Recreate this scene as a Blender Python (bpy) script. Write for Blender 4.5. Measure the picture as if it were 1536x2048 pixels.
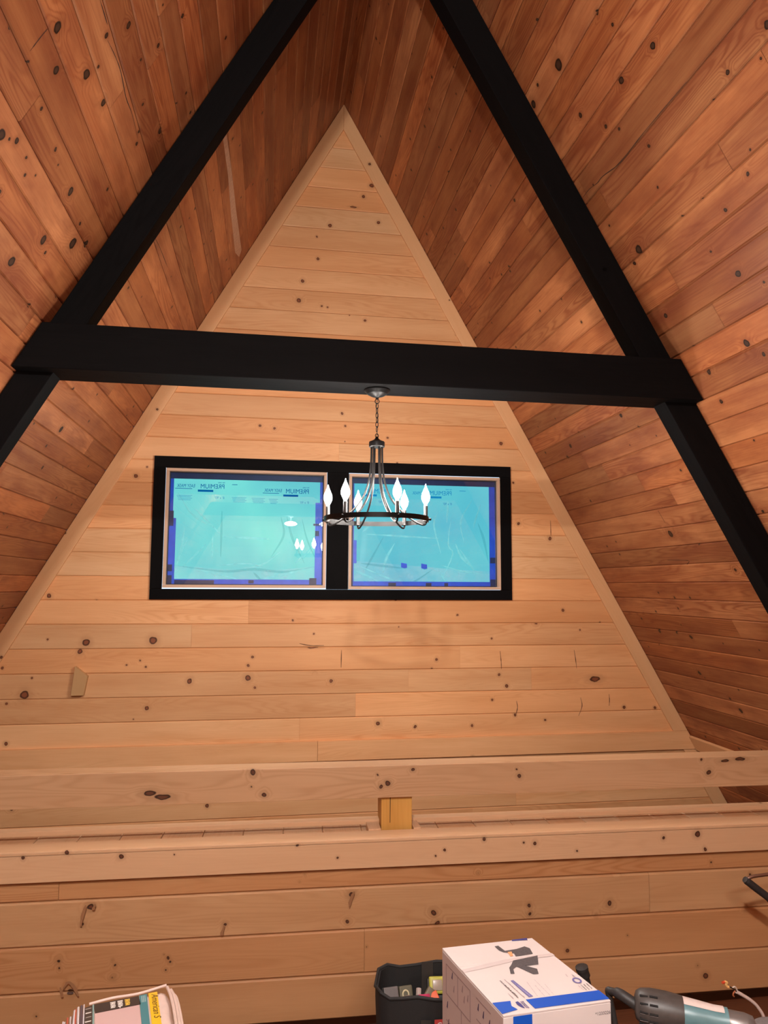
import bpy, bmesh, math, random
from mathutils import Vector, Matrix
random.seed(11)
for o in list(bpy.data.objects): bpy.data.objects.remove(o)
S = bpy.context.scene
C = S.collection
FZ = 1.81                      # eye height above the loft floor
# ---------------- camera ----------------
cam_d = bpy.data.cameras.new('camera'); cam_d.sensor_fit = 'HORIZONTAL'; cam_d.sensor_width = 36
cam_d.lens = 1429.13/1536*36; cam_d.clip_start = .02
cam = bpy.data.objects.new('camera', cam_d); C.objects.link(cam)
R_ = Vector((0.98776252, -0.15588251, 0.00508397)); U_ = Vector((-0.02094971, -0.10030716, 0.99473594)); F_ = Vector((0.1545520, 0.98266938, 0.10234535))
mw = Matrix(((R_.x, U_.x, -F_.x, 0), (R_.y, U_.y, -F_.y, 0), (R_.z, U_.z, -F_.z, FZ), (0, 0, 0, 1)))
cam.matrix_world = mw
S.camera = cam
# ---------------- world, exposure ----------------
W = bpy.data.worlds.new('daylight'); S.world = W; W.use_nodes = True
W.node_tree.nodes['Background'].inputs[0].default_value = (.62, .80, 1, 1)
W.node_tree.nodes['Background'].inputs[1].default_value = 1.45
S.view_settings.view_transform = 'Standard'; S.view_settings.look = 'None'
S.view_settings.exposure = 0.25; S.view_settings.gamma = 1.0
S.view_settings.use_curve_mapping = False
DOME_S = 290       # lower lamps
DOME_T = 1850      # upper lamp
BULB_S = 620
# ---------------- house geometry ----------------
XR, HZ, MM, D = 0.5118, 3.9354+FZ, 0.56, 5.5
SL = math.hypot(1, MM)
XC = XR
def roof_x(z, side): return XR + side*MM*(HZ-z)

# ---------------- helpers ----------------
def link(name, me, mat=None, parent=None):
    o = bpy.data.objects.new(name, me); C.objects.link(o)
    if mat:
        for m in (mat if isinstance(mat, (list, tuple)) else [mat]): me.materials.append(m)
    if parent: o.parent = parent
    return o
def fin(bm, name, mat=None, parent=None, smooth=False, ang=None):
    me = bpy.data.meshes.new(name); bm.normal_update(); bm.to_mesh(me); bm.free()
    if smooth:
        for p in me.polygons: p.use_smooth = True
        if ang is None: ang = 40
        try: me.set_sharp_from_angle(angle=math.radians(ang))
        except Exception: pass
    return link(name, me, mat, parent)
def empty(name, loc=(0, 0, 0)):
    o = bpy.data.objects.new(name, None); C.objects.link(o); o.location = loc; return o
def tag(o, label, cat, group=None):
    o['label'] = label; o['category'] = cat
    if group: o['group'] = group
    return o
def struct(o, label=None):
    o['kind'] = 'structure'
    if label: o['label'] = label
    return o
def settle(root):
    "children were modelled in world coordinates: keep them where they are under a moved root"
    bpy.context.view_layer.update()
    inv = root.matrix_world.inverted()
    def tr(p, m):
        for c in p.children:
            if c.type == 'MESH' and c.get('_w') is None:
                pass
    for c in root.children: c.matrix_parent_inverse = inv
def box8(bm, pts, uvL=None, mi=0):
    "pts: 8 points, 0-3 bottom ccw, 4-7 top; metres UV with the long axis as u"
    vs = [bm.verts.new(p) for p in pts]
    uv = bm.loops.layers.uv.verify(); tl = bm.loops.layers.float_color.get('tone') or bm.loops.layers.float_color.new('tone'); tv = (random.uniform(.55, .75), .6, .6, 1)
    off = random.uniform(0, 90), random.uniform(0, 90)
    ax = uvL or max(((vs[1].co-vs[0].co), (vs[3].co-vs[0].co), (vs[4].co-vs[0].co)), key=lambda v: v.length)
    ax = Vector(ax).normalized()
    for k, f in enumerate(((3, 2, 1, 0), (4, 5, 6, 7), (0, 1, 5, 4), (1, 2, 6, 5), (2, 3, 7, 6), (3, 0, 4, 7))):
        fa = bm.faces.new([vs[i] for i in f]); fa.material_index = mi; fa.normal_update()
        n = fa.normal; u = ax - n*ax.dot(n)
        if u.length < .2: u = Vector((0, 0, 1)) - n*n.z
        if u.length < .2: u = Vector((1, 0, 0))
        u.normalize(); v = n.cross(u)
        for l in fa.loops: l[uv].uv = (l.vert.co.dot(u)+off[0], l.vert.co.dot(v)+off[1]+k*3.3); l[tl] = tv
    return vs
def bx(bm, lo, hi, M=None, uvL=None, mi=0):
    x0, y0, z0 = lo; x1, y1, z1 = hi
    P = [Vector(p) for p in ((x0, y0, z0), (x1, y0, z0), (x1, y1, z0), (x0, y1, z0), (x0, y0, z1), (x1, y0, z1), (x1, y1, z1), (x0, y1, z1))]
    if M: P = [M @ p for p in P]
    return box8(bm, P, uvL, mi)
def bevel(bm, w=.003, seg=2):
    bmesh.ops.bevel(bm, geom=[e for e in bm.edges if len(e.link_faces) == 2 and e.calc_face_angle(0) > .3], offset=w, segments=seg, profile=.6, affect='EDGES')
def lathe(bm, prof, c=(0, 0, 0), n=32, M=None, cap=True):
    rings = []
    for r, z in prof:
        ring = []
        for i in range(n):
            a = 2*math.pi*i/n; p = Vector((r*math.cos(a), r*math.sin(a), z))
            if M: p = M @ p
            ring.append(bm.verts.new(p+Vector(c)))
        rings.append(ring)
    for a, b in zip(rings, rings[1:]):
        for i in range(n): bm.faces.new((a[i], a[(i+1) % n], b[(i+1) % n], b[i]))
    if cap:
        if prof[0][0] > 1e-6: bm.faces.new(rings[0][::-1])
        if prof[-1][0] > 1e-6: bm.faces.new(rings[-1])
    bmesh.ops.remove_doubles(bm, verts=bm.verts[:], dist=1e-6)
def catmull(P, k=6):
    P = [Vector(p) for p in P]; out = []
    Q = [2*P[0]-P[1]]+P+[2*P[-1]-P[-2]]
    for i in range(1, len(Q)-2):
        for j in range(k):
            t = j/k; a, b, c, d = Q[i-1:i+3]
            out.append(.5*((2*b)+(c-a)*t+(2*a-5*b+4*c-d)*t*t+(3*b-a-3*c+d)*t**3))
    out.append(P[-1]); return out
def tube(bm, P, r, n=10, k=0, closed=False, cap=True):
    if k: P = catmull(P, k)
    P = [Vector(p) for p in P]; rings = []; N = len(P)
    rr = r if isinstance(r, (list, tuple)) else [r]*N
    if len(rr) != N: rr = [rr[0]+(rr[-1]-rr[0])*i/(N-1) if len(rr) == 2 else rr[min(int(i*(len(rr))/(N)), len(rr)-1)] for i in range(N)]
    up = None
    for i, p in enumerate(P):
        t = (P[(i+1) % N]-P[i-1]) if closed else (P[min(i+1, N-1)]-P[max(i-1, 0)])
        t.normalize()
        if up is None: up = t.orthogonal().normalized()
        up = (up-t*up.dot(t)).normalized(); s = t.cross(up)
        rings.append([bm.verts.new(p+rr[i]*(math.cos(2*math.pi*j/n)*up+math.sin(2*math.pi*j/n)*s)) for j in range(n)])
    for a, b in list(zip(rings, rings[1:]))+([(rings[-1], rings[0])] if closed else []):
        for j in range(n): bm.faces.new((a[j], a[(j+1) % n], b[(j+1) % n], b[j]))
    if cap and not closed: bm.faces.new(rings[0][::-1]); bm.faces.new(rings[-1])
def poly(bm, pts, mi=0):
    f = bm.faces.new([bm.verts.new(p) for p in pts]); f.material_index = mi; return f
def slab(name, pts, nrm, th, mat, parent):
    "a thin printed or taped patch with a real thickness"
    bm = bmesh.new(); n = Vector(nrm).normalized()*th; pts = [Vector(p) for p in pts]
    a = [bm.verts.new(p) for p in pts]; b = [bm.verts.new(p+n) for p in pts]
    bm.faces.new(b); bm.faces.new(a[::-1])
    for i in range(len(pts)): bm.faces.new((a[i], a[(i+1) % len(pts)], b[(i+1) % len(pts)], b[i]))
    bmesh.ops.recalc_face_normals(bm, faces=bm.faces[:])
    return fin(bm, name, mat, parent)
def text(name, body, size, M, mat, parent, ext=.0004, shear=0, sx=1, width=None):
    cu = bpy.data.curves.new(name, 'FONT'); cu.body = body; cu.size = size; cu.extrude = ext; cu.shear = shear; cu.offset = 0
    o = bpy.data.objects.new('tmp', cu); C.objects.link(o)
    bpy.context.view_layer.update()
    me = bpy.data.meshes.new_from_object(o.evaluated_get(bpy.context.evaluated_depsgraph_get()))
    bpy.data.objects.remove(o)
    if width:
        xs = [v.co.x for v in me.vertices]; sx *= width/(max(xs)-min(xs))
    me.transform(M @ Matrix.Diagonal((sx, 1, 1, 1))); me.name = name
    return link(name, me, mat, parent)

# ---------------- materials ----------------
def mat_new(name):
    m = bpy.data.materials.new(name); m.use_nodes = True; nt = m.node_tree
    return m, nt, nt.nodes['Principled BSDF']
def plain(name, col, rough=.5, metal=0, spec=.5, noise=0, nscale=40, coat=0):
    m, nt, b = mat_new(name)
    b.inputs['Base Color'].default_value = (*col, 1); b.inputs['Roughness'].default_value = rough
    b.inputs['Metallic'].default_value = metal; b.inputs['Specular IOR Level'].default_value = spec
    b.inputs['Coat Weight'].default_value = coat
    if noise:
        g = nt.nodes.new('ShaderNodeNewGeometry'); n = nt.nodes.new('ShaderNodeTexNoise'); n.inputs['Scale'].default_value = nscale; n.inputs['Detail'].default_value = 5
        nt.links.new(g.outputs['Position'], n.inputs['Vector'])
        r = nt.nodes.new('ShaderNodeMix'); r.data_type = 'RGBA'
        r.inputs[6].default_value = (*[c*(1-noise) for c in col], 1); r.inputs[7].default_value = (*[min(1, c*(1+noise)) for c in col], 1)
        nt.links.new(n.outputs['Fac'], r.inputs[0]); nt.links.new(r.outputs[2], b.inputs['Base Color'])
        bp = nt.nodes.new('ShaderNodeBump'); bp.inputs['Strength'].default_value = .15; bp.inputs['Distance'].default_value = .002
        nt.links.new(n.outputs['Fac'], bp.inputs['Height']); nt.links.new(bp.outputs[0], b.inputs['Normal'])
    return m
def emit(name, col, s):
    m, nt, b = mat_new(name); b.inputs['Base Color'].default_value = (1, 1, 1, 1)
    b.inputs['Emission Color'].default_value = (*col, 1); b.inputs['Emission Strength'].default_value = s
    return m
def wood(name, lite, dark, knotc, knots=(), kd=.3, kmax=.016, rough=.5, grain=.5, rings=.35, tint=.22, coat=0, bump=.25, hue=None, cell=.22, stretch=1.0, lon=(0, 0, 0), ks=.62, spec=.35):
    m, nt, b = mat_new(name); N = nt.nodes.new; L = nt.links.new
    def math_(op, a, bb=None, c=None, cl=False):
        n = N('ShaderNodeMath'); n.operation = op; n.use_clamp = cl
        for i, x in enumerate((a, bb, c)):
            if x is None: continue
            if isinstance(x, (int, float)): n.inputs[i].default_value = x
            else: L(x, n.inputs[i])
        return n.outputs[0]
    def vm(op, a, bb=None, c=None):
        n = N('ShaderNodeVectorMath'); n.operation = op
        for i, x in enumerate((a, bb, c)):
            if x is None: continue
            if isinstance(x, (tuple, Vector)): n.inputs[i].default_value = x
            else: L(x, n.inputs[i])
        return n
    def noise(vec, sc, det=3, rg=.5, dist=0):
        n = N('ShaderNodeTexNoise'); n.inputs['Scale'].default_value = sc; n.inputs['Detail'].default_value = det
        n.inputs['Roughness'].default_value = rg; n.inputs['Distortion'].default_value = dist; L(vec, n.inputs['Vector']); return n.outputs['Fac']
    def mix(f, a, bb, bt='MIX'):
        n = N('ShaderNodeMix'); n.data_type = 'RGBA'; n.blend_type = bt
        for i, x in ((0, f), (6, a), (7, bb)):
            if isinstance(x, (int, float)): n.inputs[i].default_value = x
            elif isinstance(x, tuple): n.inputs[i].default_value = (*x, 1)
            else: L(x, n.inputs[i])
        return n.outputs[2]
    def mr(x, a, bb, c=0., d=1., sm=False):
        n = N('ShaderNodeMapRange'); n.interpolation_type = 'SMOOTHSTEP' if sm else 'LINEAR'
        L(x, n.inputs[0])
        for i, v in zip((1, 2, 3, 4), (a, bb, c, d)): n.inputs[i].default_value = v
        return n.outputs[0]
    uvn = N('ShaderNodeUVMap'); uv = uvn.outputs[0]
    geo = N('ShaderNodeNewGeometry')
    # explicit knots (world place, radius) and scattered ones (voronoi in board space)
    q = None
    if knots:
        wob = N('ShaderNodeTexNoise'); wob.inputs['Scale'].default_value = 26; wob.inputs['Detail'].default_value = 1; L(geo.outputs['Position'], wob.inputs['Vector'])
        w2 = vm('MULTIPLY_ADD', wob.outputs['Color'], (.014,)*3, (-.007,)*3)
        pos = vm('ADD', geo.outputs['Position'], w2.outputs[0]).outputs[0]
        sh = Vector(lon)
        for kk in knots:
            x, y, z, r = kk[:4]; ex = kk[4] if len(kk) > 4 else 1
            r *= ks
            s = Vector((1/r, 1/r, 1/r))
            s.x /= ex
            a = vm('MULTIPLY_ADD', pos, tuple(s), (-x*s.x, -y*s.y, -z*s.z))
            l = vm('LENGTH', a.outputs[0]).outputs['Value']
            q = l if q is None else math_('MINIMUM', q, l)
    uvd = vm('MULTIPLY_ADD', uv, (1, stretch, 1), (0, 0, 0)).outputs[0]
    vo = N('ShaderNodeTexVoronoi'); vo.voronoi_dimensions = '2D'; vo.inputs['Scale'].default_value = 1/cell; L(uvd, vo.inputs['Vector'])
    sep = N('ShaderNodeSeparateColor'); L(vo.outputs['Color'], sep.inputs[0])
    rad = mr(sep.outputs[1], 0, 1, .004, kmax)
    qv = math_('DIVIDE', math_('MULTIPLY', vo.outputs['Distance'], cell), rad)
    qv = math_('ADD', qv, math_('MULTIPLY', math_('SUBTRACT', noise(uv, 60, 1), .5), .7))
    qv = math_('ADD', qv, math_('MULTIPLY', math_('GREATER_THAN', sep.outputs[0], kd), 50))
    q = qv if q is None else math_('MINIMUM', q, qv)
    # growth rings: contour lines of a stretched noise, pushed aside near knots
    sv = vm('MULTIPLY', uv, (.55, 6.5, 1)).outputs[0]
    fld = noise(sv, 1.0, 2, .45)
    push = mr(q, 0, 5, .10, 0, True)
    fld = math_('ADD', fld, push)
    ring = math_('SINE', math_('MULTIPLY', fld, 150.0))
    ring = math_('POWER', mr(ring, -1, 1), 2.2)
    amp = mr(noise(vm('MULTIPLY', uv, (.4, 3, 1)).outputs[0], 1.3, 1), .38, .66)
    ring = math_('MULTIPLY', math_('MULTIPLY', ring, amp), rings)
    fine = noise(vm('MULTIPLY', uv, (4, 170, 1)).outputs[0], 1.0, 4, .6)
    broad = noise(vm('MULTIPLY', uv, (.9, 9, 1)).outputs[0], 1.0, 4, .55, .4)
    g = math_('ADD', math_('MULTIPLY', mr(fine, .3, .7), .28*grain), math_('MULTIPLY', mr(broad, .3, .72), .85*grain))
    g = math_('ADD', g, ring, cl=True)
    col = mix(g, lite, dark)
    # board to board tone
    at = N('ShaderNodeAttribute'); at.attribute_name = 'tone'
    sp = N('ShaderNodeSeparateColor'); L(at.outputs['Color'], sp.inputs[0])
    tv = mr(sp.outputs[0], 0, 1, 1-tint, 1+tint*.6)
    tcol = N('ShaderNodeCombineColor'); L(tv, tcol.inputs[0])
    L(math_('MULTIPLY', tv, mr(sp.outputs[1], 0, 1, .90, 1.08)), tcol.inputs[1]); L(math_('MULTIPLY', tv, mr(sp.outputs[1], 0, 1, .80, 1.14)), tcol.inputs[2])
    col = mix(1.0, col, tcol.outputs[0], 'MULTIPLY')
    if hue:   # blotchy stain
        bl = noise(vm('MULTIPLY', uv, (1.6, 5, 1)).outputs[0], 1.2, 4, .6)
        col = mix(mr(bl, .45, .72, 0, .8), col, hue)
    # knots
    halo = mr(q, 1.0, 3.2, .38, 0, True); col = mix(halo, col, tuple(c*.62 for c in dark))
    core = mr(q, .82, 1.06, 1, 0); col = mix(core, col, knotc)
    rim = math_('MULTIPLY', mr(q, .55, .86), mr(q, .98, 1.2, 1, 0)); col = mix(rim, col, tuple(c*.28 for c in knotc))
    L(col, b.inputs['Base Color'])
    b.inputs['Specular IOR Level'].default_value = spec
    L(mr(fine, .2, .8, rough-.06, rough+.08), b.inputs['Roughness'])
    b.inputs['Coat Weight'].default_value = coat; b.inputs['Coat Roughness'].default_value = .3
    bp = N('ShaderNodeBump'); bp.inputs['Strength'].default_value = bump; bp.inputs['Distance'].default_value = .0012
    L(math_('SUBTRACT', math_('MULTIPLY', fine, .6), core), bp.inputs['Height']); L(bp.outputs[0], b.inputs['Normal'])
    return m
K_GABLE= [(-1.308,5.500,1.390,0.036),(-0.842,5.500,1.401,0.040),(-1.706,5.500,1.026,0.042),(-0.867,5.500,0.918,0.022),(-0.573,5.500,1.106,0.026),(-0.152,5.500,1.121,0.030),(-0.122,5.500,1.275,0.015),(-0.154,5.500,1.213,0.015),(0.466,5.500,1.090,0.019),(1.283,5.500,1.241,0.016),(0.827,5.500,0.768,0.023),(1.114,5.500,0.738,0.015),(1.846,5.500,1.030,0.020),(1.786,5.500,1.120,0.016),(2.584,5.500,1.073,0.030,2.2),(0.325,5.500,1.340,0.009,7),(0.6,5.500,4.87,0.010,4),(0.355,5.5,2.43,.006,3),(1.728,5.500,1.399,0.012),(-1.009,5.500,2.613,0.019),(0.004,5.500,3.014,0.015),(0.526,5.500,3.155,0.016),(0.890,5.500,2.973,0.012),(1.824,5.500,2.962,0.020),(1.963,5.500,2.313,0.016),(2.227,5.500,2.196,0.020),(2.326,5.500,1.618,0.016),(0.748,5.500,5.069,0.025),(0.682,5.500,4.968,0.020),(0.807,5.500,4.757,0.020),(0.412,5.500,4.696,0.020),(0.309,5.500,4.595,0.012),(0.200,5.500,4.215,0.020),(0.175,5.500,4.053,0.024),(0.353,5.500,4.020,0.012),(0.703,5.500,3.923,0.016),(-1.346,5.500,1.326,0.025),(-1.662,5.500,1.143,0.011),(-1.810,5.500,0.691,0.018),(-0.782,5.500,0.606,0.011),(-1.577,5.500,1.723,0.022),(0.173,5.500,1.543,0.011),(1.453,5.500,1.583,0.012),(0.683,5.500,0.624,0.011),(-1.571,5.500,1.413,0.011),(-1.021,5.500,1.227,0.011),(-0.928,5.500,1.258,0.011),(-0.885,5.500,1.211,0.011),(-1.865,5.500,1.216,0.014),(-0.362,5.500,0.593,0.015),(0.084,5.500,0.558,0.011),(3.094,5.500,0.839,0.016),(2.467,5.500,1.462,0.010),(1.747,5.500,0.624,0.012),(2.158,5.500,0.762,0.012),(1.912,5.500,0.806,0.016)]
K_RIGHT= [(1.316,3.033,4.309,0.031),(1.489,2.497,4.000,0.016),(1.476,2.733,4.023,0.018),(1.439,3.070,4.089,0.015),(1.644,2.256,3.723,0.011),(1.778,3.174,3.484,0.027),(1.798,3.253,3.449,0.013),(1.963,2.687,3.154,0.017),(1.813,2.398,3.422,0.010),(1.839,2.581,3.375,0.010),(1.338,2.668,4.270,0.013),(1.622,2.778,3.762,0.009),(1.308,3.345,4.323,0.021),(1.949,3.238,3.179,0.013),(1.640,2.035,3.730,0.017),(2.101,2.840,2.908,0.020),(2.122,3.157,2.870,0.015),(2.139,2.784,2.839,0.011),(2.199,3.185,2.732,0.012),(2.526,4.231,2.148,0.026),(2.176,5.002,2.774,0.015),(2.144,4.871,2.831,0.018),(2.910,4.661,1.463,0.017),(2.900,5.055,1.480,0.019),(3.183,4.546,0.974,0.020),(3.059,4.812,1.196,0.018),(2.124,4.065,2.866,0.016),(2.660,3.786,1.910,0.012),(1.702,2.855,3.619,0.007),(1.890,2.760,3.284,0.007),(1.781,2.335,3.479,0.006),(1.204,3.014,4.509,0.010)]
K_LEFT= [(-0.706,2.239,3.570,0.022),(-0.741,2.356,3.509,0.017),(-0.684,2.503,3.610,0.021),(-0.613,2.465,3.736,0.012),(-0.555,2.531,3.839,0.015),(-0.798,2.415,3.406,0.008),(-0.668,2.689,3.638,0.017),(-0.869,2.412,3.279,0.013),(-0.821,2.865,3.366,0.020),(-0.926,2.911,3.177,0.022),(-1.005,2.813,3.036,0.023),(-0.875,3.122,3.269,0.028),(-0.808,2.615,3.388,0.009),(-0.620,3.077,3.725,0.011),(-0.887,2.333,3.248,0.023),(-0.846,3.223,3.320,0.018),(-0.403,2.784,4.112,0.010),(-0.263,3.188,4.362,0.009),(-1.036,3.120,2.982,0.013),(-1.201,4.249,2.687,0.023),(-1.317,4.342,2.479,0.014),(-0.869,2.506,3.279,0.007),(-0.870,2.611,3.277,0.007),(-0.736,3.096,3.517,0.009),(-0.835,3.074,3.339,0.009),(-0.571,2.929,3.812,0.008),(-0.541,3.184,3.865,0.018)]
K_CAP= [(-0.954,3.168,0.720,0.010),(-0.789,3.163,0.733,0.012),(-0.577,3.157,0.709,0.014),(-0.364,3.151,0.710,0.005),(0.134,3.136,0.726,0.008),(0.302,3.131,0.670,0.008),(0.937,3.113,0.721,0.011),(0.761,3.118,0.682,0.009),(1.113,3.108,0.700,0.008),(1.163,3.106,0.694,0.013),(1.351,3.101,0.655,0.008),(1.760,3.089,0.694,0.011),(1.920,3.084,0.705,0.018),(1.953,3.083,0.639,0.011),(0.721,3.119,0.659,0.006)]
K_KNEE= [(0.915,3.133,0.572,0.009),(1.995,3.102,0.572,0.009),(0.719,3.139,0.419,0.017),(0.734,3.139,0.374,0.017),(1.143,3.127,0.427,0.013),(1.143,3.127,0.394,0.013),(1.509,3.116,0.419,0.018),(1.445,3.118,0.368,0.011),(0.365,3.149,0.509,0.019),(0.349,3.150,0.400,0.013),(-0.693,3.180,0.511,0.020),(-0.719,3.181,0.445,0.012),(-0.806,3.183,0.313,0.014),(-0.799,3.183,0.283,0.008),(-0.597,3.177,0.301,0.008),(-0.586,3.177,0.280,0.010),(-0.594,3.177,0.235,0.012),(-0.398,3.172,0.311,0.006),(-0.382,3.171,0.299,0.010),(-0.372,3.171,0.285,0.010),(-0.386,3.171,0.253,0.008),(-0.881,3.186,0.111,0.010),(1.949,3.103,0.089,0.018),(1.911,3.105,0.136,0.011),(1.588,3.114,0.279,0.007),(0.146,3.156,0.571,0.005),(0.168,3.155,0.600,0.006),(-0.158,3.165,0.416,0.012),(-0.755,3.182,0.192,0.020),(2.150,3.098,0.362,0.011),(2.184,3.097,0.508,0.011),(0.430,3.148,0.296,0.006)]
K_RAIL= [(-0.489,3.264,0.925,0.017,2.2),(-0.437,3.263,0.908,0.017,3.0),(-0.061,3.252,1.001,0.017),(-0.066,3.252,0.941,0.006),(-0.009,3.250,0.903,0.015),(0.486,3.236,0.972,0.007),(0.502,3.235,0.924,0.013),(1.122,3.217,0.983,0.007),(1.136,3.217,0.952,0.014),(2.022,3.191,1.002,0.009),(2.057,3.190,0.942,0.016),(2.140,3.188,0.993,0.010,3.2),(2.217,3.186,1.000,0.011,3.5),(0.531,3.235,0.938,0.016),(0.645,3.231,0.993,0.011)]
BARE= [(-0.315,3.734,4.269),(-0.296,3.803,4.303),(-0.288,4.204,4.317),(-0.284,4.688,4.325),(-0.273,5.313,4.345),(-0.292,5.360,4.309),(-0.314,5.207,4.271),(-0.314,4.658,4.271),(-0.308,4.202,4.282)]
CR_L=[ [(-0.614,2.484,3.735),(-0.607,2.580,3.747),(-0.605,2.668,3.751),(-0.611,2.795,3.741),(-0.608,2.904,3.746),(-0.612,3.057,3.738)],[(-0.604,2.323,3.752),(-0.604,2.378,3.753),(-0.604,2.431,3.753)],[(-0.658,3.765,3.657),(-0.649,3.931,3.672),(-0.644,4.222,3.681)],[(-0.772,2.205,3.453),(-0.748,2.205,3.496),(-0.725,2.207,3.536)] ]
CR_R=[ [(1.578,3.372,3.841),(1.577,3.285,3.844),(1.583,3.202,3.832),(1.583,3.141,3.832),(1.595,2.990,3.811),(1.593,2.756,3.815),(1.595,2.438,3.812)],[(2.334,5.751,2.490),(2.351,5.716,2.461)],[(2.443,4.226,2.297),(2.486,4.222,2.221)],[(2.615,4.428,1.989),(2.621,4.200,1.978),(2.635,4.234,1.954)] ]
CR_G=[ [(2.234,5.500,2.342),(2.236,5.500,2.220)],[(1.926,5.500,0.913),(1.933,5.500,0.863),(1.916,5.500,0.799)],[(2.458,5.500,0.930),(2.469,5.500,0.864),(2.438,5.500,0.787)],[(2.412,5.500,1.304),(2.423,5.500,1.233),(2.430,5.500,1.158)],[(1.796,5.500,1.301),(1.803,5.500,1.232),(1.806,5.500,1.162)],[(0.543,5.500,1.320),(0.541,5.500,1.189)],[(0.224,5.500,1.371),(0.304,5.500,1.356),(0.409,5.500,1.355)],[(2.700,5.500,0.953),(2.703,5.500,0.906),(2.698,5.500,0.859)] ]
CR_K=[ [(-0.707,3.181,0.525),(-0.719,3.181,0.480),(-0.723,3.181,0.445)],[(-0.671,3.179,0.527),(-0.679,3.180,0.504)],[(0.375,3.149,0.527),(0.359,3.150,0.489),(0.355,3.150,0.465)],[(-0.158,3.165,0.420),(-0.170,3.165,0.381)],[(-0.779,3.183,0.212),(-0.761,3.182,0.236),(-0.737,3.181,0.215),(-0.720,3.181,0.181)],[(-0.790,3.183,0.219),(-0.781,3.183,0.181)] ]
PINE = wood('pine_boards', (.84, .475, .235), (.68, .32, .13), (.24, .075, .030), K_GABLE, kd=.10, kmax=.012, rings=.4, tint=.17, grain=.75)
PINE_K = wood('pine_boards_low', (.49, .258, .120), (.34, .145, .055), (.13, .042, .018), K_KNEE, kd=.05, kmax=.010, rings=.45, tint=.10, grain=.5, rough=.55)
TRIM = wood('pine_trim', (.76, .43, .215), (.62, .31, .13), (.17, .06, .025), (), kd=.14, kmax=.010, rings=.15, tint=.05, grain=.35, cell=.16)
CAPM = wood('planed_pine_cap', (.60, .36, .205), (.46, .245, .12), (.12, .04, .018), K_CAP, kd=.03, kmax=.007, rings=.25, tint=.04, grain=.4)
RAILM = wood('planed_pine_rail', (.50, .295, .160), (.36, .185, .085), (.10, .035, .015), K_RAIL, kd=.0, kmax=.007, rings=.6, tint=.04, grain=.45)
POSTM = wood('yellow_post', (.56, .29, .07), (.42, .19, .035), (.12, .05, .02), (), kd=.05, rings=.3, tint=.02)
ROOF_R = wood('stained_boards_right', (.50, .205, .080), (.27, .080, .030), (.055, .026, .015), K_RIGHT, kd=.25, kmax=.009, rings=.55, tint=.34, grain=.95, hue=(.19, .050, .022), cell=.17, rough=.42, ks=.8, spec=.2)
ROOF_L = wood('stained_boards_left', (.50, .205, .080), (.27, .080, .030), (.055, .026, .015), K_LEFT, kd=.25, kmax=.009, rings=.55, tint=.34, grain=.95, hue=(.19, .050, .022), cell=.17, rough=.42, ks=.8, spec=.2)
FLOORM = wood('dark_floor', (.10, .036, .018), (.05, .016, .009), (.02, .01, .008), (), kd=.1, tint=.2, rough=.35)
BLACK = wood('black_stained_wood', (.0045, .0040, .0043), (.0022, .002, .0022), (.001, .001, .001), (), kd=.12, kmax=.014, rings=.5, tint=.05, rough=.68, bump=.5, cell=.4, spec=.06)
METAL = plain('black_metal', (.006, .0055, .0055), rough=.38, metal=.0, spec=.16)
RUBBER = plain('black_rubber', (.025, .022, .021), rough=.55, noise=.3, nscale=120)
DIRTY = plain('dusty_black_plastic', (.055, .046, .042), rough=.45, noise=.35, nscale=60)
STEEL = plain('steel', (.55, .5, .48), rough=.28, metal=1)

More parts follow.
